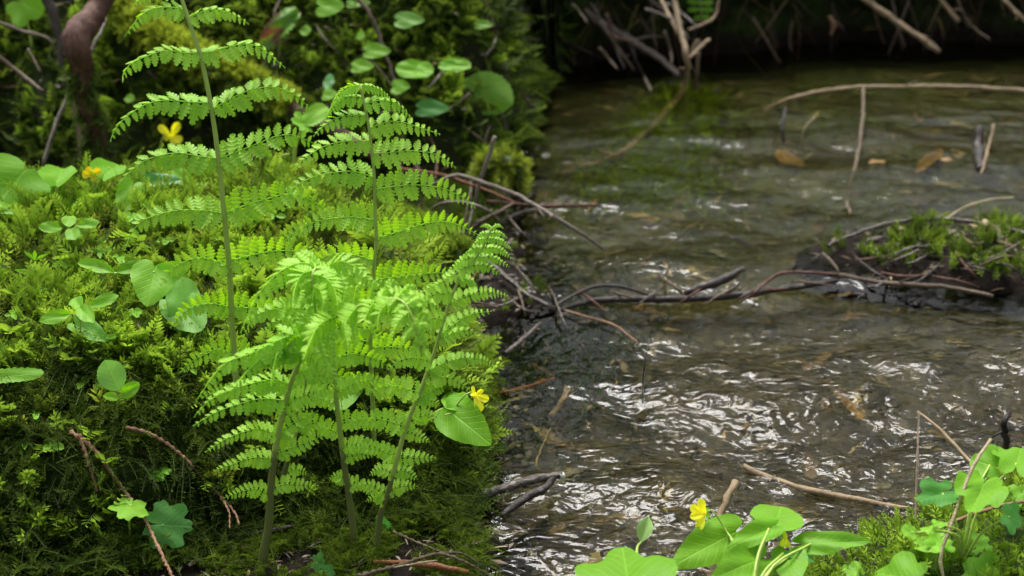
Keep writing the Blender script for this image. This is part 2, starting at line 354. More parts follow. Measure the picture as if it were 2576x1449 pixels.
# ============================================================ moss, gravel, litter: what nobody could count
def feather(n=12, w=.36, droop=.25, wd=.13, bend=.3):
    """a flat feathery moss shoot of unit length: stem strip plus pairs of pointed leaflets"""
    V, F, T = [], [], []
    ts = np.linspace(0, 1, 6); st = lambda t: np.array([bend * t * t, 0, t * (1 - .25 * bend * t)])
    for i, t in enumerate(ts):
        p = st(t); h = .018 * (1 - .7 * t); V += [p + [0, -h, 0], p + [0, h, 0]]; T += [t * .4, t * .4]
        if i: k = 2 * i; F.append((k - 2, k - 1, k + 1, k))
    for i in range(n):
        t = .10 + .88 * i / (n - 1); p = st(t); L = w * (1 - .72 * t) * (.75 + .5 * t * (1 - t) * 2)
        for s in (-1, 1):
            a = s * (1.02 - .35 * t) + random.uniform(-.12, .12); d = np.array([random.uniform(-.1, .45) - droop * .4, math.sin(a), math.cos(a) - droop * .3]); d = nrm(d); side = nrm(np.cross(d, [1, .2, 0])) * L * wd
            b0 = p + d * L * .02; k = len(V); V += [b0, b0 + d * L * .5 + side, b0 + d * L, b0 + d * L * .5 - side]
            q = .25 + .5 * t; T += [q, q + .08, min(1, q + .3), q + .08]; F.append((k, k + 1, k + 2, k + 3))
    return np.array(V), np.array(F), np.array(T)
def star(n=22, L=.30):
    """an upright shoot with short pointed leaves all round, bright at the tip"""
    V, F, T = [], [], []
    for i in range(3):
        V += [np.array([-.02, 0, i * .4]), np.array([.02, 0, i * .4])]; T += [.2, .2]
        if i: F.append((2 * i - 2, 2 * i - 1, 2 * i + 1, 2 * i))
    for i in range(n):
        t = .22 + .75 * i / n; a = i * 2.4; el = .15 + 1.15 * t * t; l = L * (1.1 - .5 * t)
        d = np.array([math.cos(a) * math.cos(el), math.sin(a) * math.cos(el), math.sin(el)]); s = nrm(np.cross(d, [0, 0, 1])) * l * .16; p = np.array([0, 0, t * .85]); k = len(V)
        V += [p, p + d * l * .5 + s, p + d * l, p + d * l * .5 - s]; q = .3 + .5 * t; T += [q, q, min(1, q + .25), q]; F.append((k, k + 1, k + 2, k + 3))
    return np.array(V), np.array(F), np.array(T)
def scatter(tpls, P, A, X, S, rnd, patch):
    """place templates: P points, A axis, X facing, S size"""
    Vs, Fs, C = [], [], []; k = 0; pick = rng.integers(0, len(tpls), len(P))
    Z = nrm(A); Xv = nrm(X - Z * np.sum(X * Z, 1, keepdims=True)); Yv = np.cross(Z, Xv)
    for j, (V, F, T) in enumerate(tpls):
        m = pick == j; n = m.sum()
        if not n: continue
        W = P[m][:, None, :] + S[m][:, None, None] * (V[None, :, 0, None] * Xv[m][:, None, :] + V[None, :, 1, None] * Yv[m][:, None, :] + V[None, :, 2, None] * Z[m][:, None, :])
        Vs.append(W.reshape(-1, 3)); Fs.append((F[None] + (np.arange(n) * len(V))[:, None, None]).reshape(-1, F.shape[1]) + k); k += n * len(V)
        c = np.empty((n, len(V), 3)); c[:, :, 0] = T[None]; c[:, :, 1] = rnd[m][:, None]; c[:, :, 2] = patch[m][:, None]; C.append(c.reshape(-1, 3))
    return np.vstack(Vs), np.vstack(Fs), np.vstack(C)
def grad(x, y, e=.004):
    n = np.stack([-(H(x + e, y) - H(x - e, y)) / (2 * e), -(H(x, y + e) - H(x, y - e)) / (2 * e), np.ones_like(x)], 1); return nrm(n)
def moss(name, N, box, keep, size, tpls, mat, patchf, hang=.5, lift=0.0, spread=.35, minz=.018):
    x = rng.uniform(box[0], box[1], N); y = rng.uniform(box[2], box[3], N); z = H(x, y); k = (z > minz) & keep(x, y, z)
    x, y, z = x[k], y[k], z[k]; n = grad(x, y); m = len(x)
    steep = np.clip(1 - n[:, 2], 0, 1)[:, None]
    A = n * .55 + np.array([0, 0, 1.0]) * (1 - hang * 2.4 * steep) * .8 + np.stack([n[:, 0], n[:, 1], 0 * x], 1) * .8 + rng.normal(0, spread, (m, 3))
    Xf = np.stack([n[:, 0] * 1.5, n[:, 1] * 1.5, 0 * x], 1) + rng.normal(0, .6, (m, 3)) + np.array([0, -.35, .25])
    S = rng.uniform(*size, m); patch = np.clip(patchf(x, y, z) + rng.normal(0, .10, m), 0, 1)
    V, F, C = scatter(tpls, np.stack([x, y, z + lift], 1), A, Xf, S, rng.random(m), patch)
    return tag(mk(name, V, F, mat, mv=C, smooth=False), kind='stuff')
FE = [feather(11, .42, .2), feather(13, .36, .35, bend=.5), feather(10, .48, .1, bend=.15), feather(12, .34, .5, bend=.7)]
ST = [star(22), star(18, .36), star(26, .26)]
BR = [feather(9, .46, .15, wd=.21), feather(8, .52, .3, bend=.5, wd=.24), feather(10, .40, .1, bend=.2, wd=.2), star(16, .34)]
HA = [feather(14, .22, .55, bend=.9), feather(16, .20, .6, bend=1.1)]
onm = mod
def pn(x, y, z): return .55 + .9 * lump(x, y, .09, 31) + .35 * lump(x, y, .035, 32)
yfoot = lambda x: np.interp(x, [-.6, -.36, -.24, -.16, 0, .2], [.78, .80, .84, .885, .905, .90])
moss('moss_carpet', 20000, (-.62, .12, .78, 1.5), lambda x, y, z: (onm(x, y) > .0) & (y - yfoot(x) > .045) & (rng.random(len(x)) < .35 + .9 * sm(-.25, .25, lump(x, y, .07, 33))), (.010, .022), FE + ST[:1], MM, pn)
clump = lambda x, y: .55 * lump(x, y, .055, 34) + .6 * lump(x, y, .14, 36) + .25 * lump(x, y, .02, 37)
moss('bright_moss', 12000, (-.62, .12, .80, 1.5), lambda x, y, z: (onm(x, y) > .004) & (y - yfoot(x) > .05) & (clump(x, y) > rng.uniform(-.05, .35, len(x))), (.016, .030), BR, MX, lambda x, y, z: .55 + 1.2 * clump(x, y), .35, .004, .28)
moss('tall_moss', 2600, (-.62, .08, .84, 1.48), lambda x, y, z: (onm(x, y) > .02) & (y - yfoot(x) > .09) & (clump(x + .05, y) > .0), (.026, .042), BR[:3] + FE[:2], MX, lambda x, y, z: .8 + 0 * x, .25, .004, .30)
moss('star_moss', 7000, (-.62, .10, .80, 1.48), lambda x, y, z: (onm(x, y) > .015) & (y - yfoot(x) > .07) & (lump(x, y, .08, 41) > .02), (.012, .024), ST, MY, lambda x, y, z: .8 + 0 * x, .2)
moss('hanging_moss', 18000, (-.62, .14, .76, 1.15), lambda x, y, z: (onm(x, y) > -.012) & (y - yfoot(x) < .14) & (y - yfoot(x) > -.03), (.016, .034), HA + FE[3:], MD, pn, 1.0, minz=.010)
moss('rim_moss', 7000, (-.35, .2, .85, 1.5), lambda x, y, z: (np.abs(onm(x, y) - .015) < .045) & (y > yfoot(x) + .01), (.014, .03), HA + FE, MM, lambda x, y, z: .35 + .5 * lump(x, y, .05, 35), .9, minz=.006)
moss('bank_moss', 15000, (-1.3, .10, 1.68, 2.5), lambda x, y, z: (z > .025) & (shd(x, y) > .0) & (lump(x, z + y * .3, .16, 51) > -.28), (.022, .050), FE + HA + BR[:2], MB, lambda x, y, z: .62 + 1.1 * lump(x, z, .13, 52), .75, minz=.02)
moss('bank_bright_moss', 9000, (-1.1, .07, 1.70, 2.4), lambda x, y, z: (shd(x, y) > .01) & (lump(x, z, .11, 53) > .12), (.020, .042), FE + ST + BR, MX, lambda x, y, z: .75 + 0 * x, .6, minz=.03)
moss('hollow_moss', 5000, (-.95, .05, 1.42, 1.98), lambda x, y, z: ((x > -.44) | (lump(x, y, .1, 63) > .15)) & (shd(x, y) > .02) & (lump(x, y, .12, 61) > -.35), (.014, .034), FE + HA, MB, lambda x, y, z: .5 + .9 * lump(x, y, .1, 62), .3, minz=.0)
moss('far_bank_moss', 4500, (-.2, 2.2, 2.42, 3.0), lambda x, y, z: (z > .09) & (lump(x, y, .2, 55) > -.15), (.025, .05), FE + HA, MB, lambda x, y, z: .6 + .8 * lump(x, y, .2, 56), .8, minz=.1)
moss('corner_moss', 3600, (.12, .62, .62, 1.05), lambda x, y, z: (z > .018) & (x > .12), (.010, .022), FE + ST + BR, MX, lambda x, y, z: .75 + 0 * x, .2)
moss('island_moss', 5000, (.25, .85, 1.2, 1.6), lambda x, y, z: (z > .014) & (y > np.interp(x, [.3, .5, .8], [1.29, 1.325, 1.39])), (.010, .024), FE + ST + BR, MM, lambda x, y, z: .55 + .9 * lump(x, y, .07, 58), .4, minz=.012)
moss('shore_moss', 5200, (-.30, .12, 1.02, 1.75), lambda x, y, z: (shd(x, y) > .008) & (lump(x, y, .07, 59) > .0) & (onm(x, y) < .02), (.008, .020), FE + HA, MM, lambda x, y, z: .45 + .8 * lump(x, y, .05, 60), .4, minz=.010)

def ico():
    f = (1 + 5 ** .5) / 2; V = nrm(np.array([(-1, f, 0), (1, f, 0), (-1, -f, 0), (1, -f, 0), (0, -1, f), (0, 1, f), (0, -1, -f), (0, 1, -f), (f, 0, -1), (f, 0, 1), (-f, 0, -1), (-f, 0, 1)], float))
    F = [(0, 11, 5), (0, 5, 1), (0, 1, 7), (0, 7, 10), (0, 10, 11), (1, 5, 9), (5, 11, 4), (11, 10, 2), (10, 7, 6), (7, 1, 8), (3, 9, 4), (3, 4, 2), (3, 2, 6), (3, 6, 8), (3, 8, 9), (4, 9, 5), (2, 4, 11), (6, 2, 10), (8, 6, 7), (9, 8, 1)]
    V = list(map(tuple, V)); mid = {}; F2 = []
    def m(a, b_):
        k = (min(a, b_), max(a, b_))
        if k not in mid: mid[k] = len(V); V.append(tuple(nrm((np.array(V[a]) + np.array(V[b_])) / 2)))
        return mid[k]
    for a, b_, c in F: x, y, z = m(a, b_), m(b_, c), m(c, a); F2 += [(a, x, z), (b_, y, x), (c, z, y), (x, y, z)]
    return np.array(V), np.array(F2)
IV, IF = ico()
def pebbles(name, N, box, size, keep, zf, mat, flat=.55):
    x = rng.uniform(box[0], box[1], N); y = rng.uniform(box[2], box[3], N); k = keep(x, y); x, y = x[k], y[k]; n = len(x)
    s = np.exp(rng.uniform(np.log(size[0]), np.log(size[1]), n)); a = rng.uniform(0, 6.28, n); asp = rng.uniform(.6, 1, n)
    W = IV[None] * (1 + rng.normal(0, .08, (n, len(IV), 1))); W = W * np.stack([s, s * asp, s * flat], 1)[:, None, :]
    c, q = np.cos(a)[:, None], np.sin(a)[:, None]; X, Y = W[:, :, 0] * c - W[:, :, 1] * q, W[:, :, 0] * q + W[:, :, 1] * c
    W = np.stack([X + x[:, None], Y + y[:, None], W[:, :, 2] + zf(x, y)[:, None]], 2)
    F = (IF[None] + (np.arange(n) * len(IV))[:, None, None]).reshape(-1, 3); rv = np.repeat(rng.random((n, 3)), len(IV), 0)
    return tag(mk(name, W.reshape(-1, 3), F, mat, mv=rv), kind='stuff')
pm = NT('river gravel'); pa = pm.new('ShaderNodeAttribute', _attribute_name='mv'); ps = pm.new('ShaderNodeSeparateColor', Color=pa.outputs['Color'])
pc = pm.ramp(ps.outputs[0], [(0, (.012, .009, .006)), (.35, (.040, .027, .013)), (.6, (.062, .050, .032)), (.85, (.095, .082, .06)), (1, (.16, .14, .11))])
pc = pm.mix(pm.math('MULTIPLY', pm.noise(90, 4, .6, pm.pos()), .6), pc, (.035, .032, .010)); pm.link(pc, pm.b.inputs['Base Color']); pm.b.inputs['Roughness'].default_value = .5
bedz = lambda x, y: -.042 + .008 * lump(x, y, .25, 21) + .004 * lump(x, y, .06, 22)
pebbles('stream_gravel', 5200, (-.2, .95, .70, 1.9), (.003, .011), lambda x, y: (shd(x, y) < .01) & (rng.random(len(x)) < np.interp(y, [.7, 1.3, 1.9], [1, .6, .15])), bedz, pm.m)
pebbles('shore_grit', 1600, (-.15, .12, .78, 1.7), (.002, .006), lambda x, y: (np.abs(shd(x, y)) < .03), lambda x, y: np.maximum(H(x, y), -.01), pm.m)
# needles, bark crumbs and leaf bits lying on the bed and along the wet shore
dn = NT('leaf litter'); da = dn.new('ShaderNodeAttribute', _attribute_name='mv'); ds = dn.new('ShaderNodeSeparateColor', Color=da.outputs['Color'])
dn.link(dn.ramp(ds.outputs[1], [(0, (.015, .009, .005)), (.45, (.05, .028, .012)), (.75, (.12, .065, .022)), (.92, (.14, .11, .035)), (1, (.30, .21, .09))]), dn.b.inputs['Base Color']); dn.b.inputs['Roughness'].default_value = .5
def litter(name, N, box, keep, zf, size):
    x = rng.uniform(box[0], box[1], N); y = rng.uniform(box[2], box[3], N); k = keep(x, y); x, y = x[k], y[k]; n = len(x); zz = zf(x, y)
    bar = np.array([(0, -.04, 0), (0, .04, 0), (.5, -.06, .05), (.5, .06, .05), (1, -.02, 0), (1, .02, 0)]); fl = np.array([(0, -.1, 0), (0, .1, .03), (.5, -.16, .1), (.5, .16, .06), (1, -.03, 0), (1, .03, .04)]); q = np.array([(0, 1, 3, 2), (2, 3, 5, 4)])
    a = rng.uniform(0, 6.28, n); A = np.stack([0 * x + rng.normal(0, .1, n), rng.normal(0, .1, n), 1 + 0 * x], 1); X = np.stack([np.cos(a), np.sin(a), rng.normal(0, .15, n)], 1)
    V, F, C = scatter([(bar, q, np.zeros(6)), (bar, q, np.zeros(6)), (fl, q, np.zeros(6))], np.stack([x, y, zz], 1), A, X, np.exp(rng.uniform(np.log(size[0]), np.log(size[1]), n)), rng.random(n), rng.random(n))
    return tag(mk(name, V, F, dn.m, mv=C, smooth=False), kind='stuff')
litter('stream_litter', 2600, (-.2, 1.0, .75, 2.3), lambda x, y: shd(x, y) < .02, lambda x, y: bedz(x, y) + .014, (.008, .045))
litter('bank_litter', 2600, (-.6, .12, .78, 1.7), lambda x, y: (shd(x, y) > -.01) & ((y < yfoot(x) + .05) | (onm(x, y) < .02) | ((rng.random(len(x)) < .25) & (y < 1.45))), lambda x, y: np.maximum(H(x, y), 0) + .004, (.004, .015))
litter('bank_wall_litter', 1300, (-1.1, .10, 1.7, 2.3), lambda x, y: (shd(x, y) > .0) & (H(x, y) > .07), lambda x, y: H(x, y) + .02, (.008, .03))
litter('far_bank_litter', 1800, (-.1, 1.6, 2.36, 2.8), lambda x, y: H(x, y) > .01, lambda x, y: H(x, y) + .005, (.012, .07))

litter('islet_litter', 1400, (.25, .95, 1.2, 1.65), lambda x, y: (H(x, y) > .002) & (shd(x, y) < -.15), lambda x, y: H(x, y) + .004, (.005, .022))
# rootlets hanging from the undercut far bank, and hairy algae streaming under the water
def strands(name, P0, D, L, wpx, col, rnd=None):
    n = len(P0); t = np.linspace(0, 1, 5); side = nrm(np.cross(D, rng.normal(0, 1, (n, 3)))); bendv = rng.normal(0, .22, (n, 3)); V = []
    for q in t: c = P0 + D * (L * q)[:, None] + bendv * (L * q * q)[:, None]; w_ = (wpx * (1 - .7 * q))[:, None]; V += [c - side * w_, c + side * w_]
    V = np.stack(V, 1).reshape(-1, 3); f = np.array([(2 * i, 2 * i + 1, 2 * i + 3, 2 * i + 2) for i in range(4)]); F = (f[None] + (np.arange(n) * 10)[:, None, None]).reshape(-1, 4)
    C = np.repeat(np.stack([rng.random(n), rng.random(n), np.ones(n)], 1), 10, 0); C[:, 0] = np.tile(np.repeat(t, 2), n); return tag(mk(name, V, F, col, mv=C, smooth=False), kind='stuff')
n = 520; x = rng.uniform(0, 1.7, n); yb0 = np.interp(x, [-.3, .1, .35, .6, .9, 1.5, 4], [2.30, 2.36, 2.42, 2.52, 2.50, 2.45, 2.4]); z0 = rng.uniform(.06, .24, n)
strands('rootlets', np.stack([x, yb0 - .04 + rng.uniform(-.06, .05, n), z0], 1), nrm(np.stack([rng.normal(0, .5, n), rng.normal(-.25, .3, n), -1 + 0 * x], 1)), rng.uniform(.03, .13, n), rng.uniform(.0006, .002, n), dn.m)
a0, a1 = wat(1745, 230, -.02), wat(1610, 500, -.02); n = 6000; u = rng.random(n); P0 = a0 + (a1 - a0) * u[:, None] + np.stack([rng.normal(0, .032, n) * (.6 + u), rng.normal(0, .03, n), rng.uniform(-.022, .004, n)], 1)
strands('streaming_algae', P0, nrm(np.stack([rng.normal(-.25, .3, n), -1 + 0 * u, rng.normal(0, .05, n)], 1)), rng.uniform(.03, .10, n), rng.uniform(.0004, .0010, n), moss_mat('algae', (.10, .15, .006), (.17, .26, .008), (.24, .34, .012)))
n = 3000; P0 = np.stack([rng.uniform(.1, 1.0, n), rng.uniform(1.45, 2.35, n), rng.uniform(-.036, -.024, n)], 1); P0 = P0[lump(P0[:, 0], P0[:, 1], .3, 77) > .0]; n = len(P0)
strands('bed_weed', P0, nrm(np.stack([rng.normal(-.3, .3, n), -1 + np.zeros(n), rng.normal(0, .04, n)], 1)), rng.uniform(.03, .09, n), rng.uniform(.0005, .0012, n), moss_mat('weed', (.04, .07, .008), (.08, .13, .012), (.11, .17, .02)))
# woods beyond the bank: trunks, limbs and ragged foliage with sky gaps, mirrored in the stream
def forest():
    r = np.random.default_rng(3); tr = []; P, S = [], []
    for i in range(26):
        x0, y0 = r.uniform(-9, 9), r.uniform(4.5, 11); h = r.uniform(3.2, 6.5); tr.append(tube(curve([(x0, y0, .4), (x0 + r.normal(0, .15), y0, h * .5), (x0 + r.normal(0, .3), y0, h)], 10), [r.uniform(.07, .16), .03], 7, .05, i))
        for k in range(int(r.integers(5, 9))):
            t = r.uniform(.15, 1.0); a = r.uniform(0, 6.28); l = r.uniform(.5, 1.3) * (1.25 - t); e = np.array([x0 + l * math.cos(a), y0 + l * math.sin(a), h * t + r.uniform(-.1, .3)]); tr.append(tube(curve([(x0, y0, h * t - .2), e], 5), [.03, .01], 5))
            m = int(r.integers(90, 170)); P.append(e + r.normal(0, [.42, .42, .22], (m, 3))); S.append(r.uniform(.06, .15, m))
    P, S = np.vstack(P), np.concatenate(S); V, F, C = scatter([leafcard, leafcard2], P, r.normal(0, .5, P.shape) + [0, 0, 1.0], r.normal(0, 1, P.shape), S, r.random(len(P)), np.ones(len(P)))
    tag(mk('forest_foliage', V, F, MD, mv=C, smooth=False), kind='stuff'); V, F = join(tr); tag(mk('forest_trunks', V, F, B['brown']), kind='stuff')
def card(k): 
    V = np.array([(0, 0, 0), (.5, .28, .06), (1, 0, -.05), (.5, -.28, .06)]) * k; return V[:, [0, 1, 2]], np.array([(0, 1, 2, 3)]), np.array([.3, .6, .8, .6])
leafcard, leafcard2 = card(1.0), card(1.5)
forest()

litter('foot_litter', 260, (-.35, .12, .76, .96), lambda x, y: (shd(x, y) > -.02) & (y < yfoot(x) + .03), lambda x, y: np.maximum(H(x, y), 0) + .005, (.004, .016))
moss('foot_moss', 5000, (-.3, .06, .80, .93), lambda x, y, z: (shd(x, y) > .008) & (lump(x, y, .06, 91) > -.12), (.010, .022), HA + FE[3:], MM, lambda x, y, z: .5 + 0 * x, .6, minz=.004)

moss('face_bright_moss', 3600, (-.62, .05, .78, 1.0), lambda x, y, z: (onm(x, y) > .01) & (y - yfoot(x) > .0) & (y - yfoot(x) < .14) & (x < .03) & (clump(x, y) > .16), (.016, .032), BR, MX, lambda x, y, z: .75 + 0 * x, .25, .004, .3)

n = 2600; c0 = wat(1340, 880, -.03); P0 = np.stack([c0[0] + rng.normal(0, .055, n), c0[1] + rng.normal(0, .10, n), rng.uniform(-.036, -.022, n)], 1)  # dark green reflection of the calm water, put into the colour of bed strands
strands('dark_reflection_strands', P0, nrm(np.stack([rng.normal(-.2, .4, n), -1 + np.zeros(n), rng.normal(0, .05, n)], 1)), rng.uniform(.02, .06, n), rng.uniform(.0005, .0012, n), moss_mat('dark reflection green', (.012, .030, .004), (.03, .06, .007), (.05, .09, .010)))

# ============================================================ twigs, sticks, roots
def stick(name, label, cat, pts, rpx, mat, sides=8, rough=.10, n=None, knots=0, group=None, parts=()):
    P = np.array([pt(*p) for p in pts]); sc = np.mean([mpp(p) for p in P]); L = np.linalg.norm(np.diff(P, axis=0), axis=1).sum()
    n = n or int(np.clip(L / .008, 10, 60)); seed = sum(map(ord, label)) % 9999; r_ = np.random.default_rng(seed)
    C = curve(P, n); C = C + r_.normal(0, .10, C.shape) * min(np.atleast_1d(rpx).mean() * sc, L / n * .9) * np.array([1, 1, .6])
    rad = np.atleast_1d(np.array(rpx, float)) * sc * .5
    pcs = [tube(C, rad, sides, rough, seed)]
    for k in range(knots):
        i = int(r_.integers(2, n - 3)); d = nrm(r_.normal(0, 1, 3) + [0, 0, .3]); a = C[i]; l = r_.uniform(3, 7) * rad.mean(); f = nrm(C[i + 1] - C[i])
        pcs.append(tube(curve([a, a + d * l * .5 + f * l * .3, a + d * l + f * l * .9], 5), [rad.mean() * .45, rad.mean() * .16], 5, .05, seed + k))
    V, F = join(pcs); t = thing(name, label, cat, P[0], group); mk(parts[0] if parts else 'bark', V, F, mat, t)
    return t, C, rad
def single(name, label, cat, pts, rpx, mat, group=None, **k):
    t, C, rad = stick(name, label, cat, pts, rpx, mat, **k)          # one piece: the mesh itself is the thing
    ch = t.children[0]; ch.parent = None; ch.location = t.location
    bpy.data.objects.remove(t); ch.name = name; tag(ch, label, cat, group); return ch, C, rad
def moss_on(parent, C, rad, N, size, mat, t0=0, t1=1, down=False, ymul=1.0):
    i = rng.uniform(t0 * (len(C) - 1), t1 * (len(C) - 1), N); k = np.clip(i.astype(int), 0, len(C) - 2); f = (i - k)[:, None]
    P = C[k] * (1 - f) + C[k + 1] * f; T = nrm(C[k + 1] - C[k]); a = rng.normal(0, 1.1, N); up = nrm(np.cross(np.cross(T, [0, 0, 1.0]), T)); sd_ = np.cross(T, up)
    D = up * np.cos(a)[:, None] + sd_ * np.sin(a)[:, None]
    if down: D = D * .5 + np.array([0, -.4, -1.0])
    r = np.interp(i / (len(C) - 1), np.linspace(0, 1, len(rad)), rad)[:, None]
    V, F, Cc = scatter(FE + (HA if down else ST), P + up * np.cos(a)[:, None] * r * .8 + sd_ * np.sin(a)[:, None] * r * .8, D + T * rng.normal(0, .4, (N, 1)) + rng.normal(0, .25, (N, 3)), rng.normal(0, 1, (N, 3)), rng.uniform(*size, N), rng.random(N), rng.uniform(.55, 1, N))
    return tag(mk('moss', V, F, mat, parent, mv=Cc, smooth=False), kind='stuff')
def cedar(name, label, pts, rpx, mat, side=()):
    """a dead cedar twig: overlapping scale leaves give it a braided outline; side sprays join it"""
    def braid(P, r0, r1, seed):
        L = np.linalg.norm(np.diff(P, axis=0), axis=1).sum(); n = int(np.clip(L / .0016, 10, 150)); C = curve(P, n); r = np.linspace(r0, r1, n) * np.array([1.25, 1.0, .62])[np.arange(n) % 3]
        r_ = np.random.default_rng(seed); C = C + r_.normal(0, .12, C.shape) * r0; V, F = tube(C, r, 6, .12, seed); return V, F
    P = np.array([pt(*p) for p in pts]); sc = np.mean([mpp(p) for p in P]); pcs = [braid(P, rpx * sc * .5, rpx * sc * .28, len(label))]
    for q, s in enumerate(side):
        S = np.array([pt(*p) for p in s]); pcs.append(braid(S, rpx * sc * .36, rpx * sc * .16, q))
    V, F = join(pcs); o = mk(name, V, F, mat); return tag(o, label, 'twig')

# --- contorted root and mossy log behind the mound
t, C, rad = stick('root', 'contorted reddish root with a swollen bend, hung with moss, behind the mound', 'root', [(272, -60, 1.52), (256, 5, 1.52), (228, 48, 1.50), (198, 82, 1.48), (194, 120, 1.47), (206, 168, 1.48), (203, 220, 1.48), (224, 268, 1.49), (242, 318, 1.5), (240, 372, 1.5), (225, 430, 1.5), (205, 480, 1.5)], [52, 52, 58, 70, 64, 50, 44, 48, 54, 52, 46, 44], B['red'], sides=14, rough=.07, n=60)
moss_on(t, C, rad, 520, (.010, .024), MD, .42, .95, True)
t, C, rad = stick('log', 'thin fallen log sloping down behind the fern, thick with yellow moss on top', 'log', [(270, -30, 'g.075'), (340, 55, 'g.075'), (440, 120, 'g.075'), (560, 185, 'g.075'), (680, 245, 'g.04'), (780, 300, 'g.05'), (880, 352, 'g.05'), (960, 400, 'g.04')], [46, 48, 46, 46, 44, 40, 36, 30], B['red'], sides=12, rough=.07, n=60)
moss_on(t, C, rad, 2200, (.012, .026), ML, .0, .68)
moss_on(t, C, rad, 420, (.016, .034), MD, .35, .75, True)

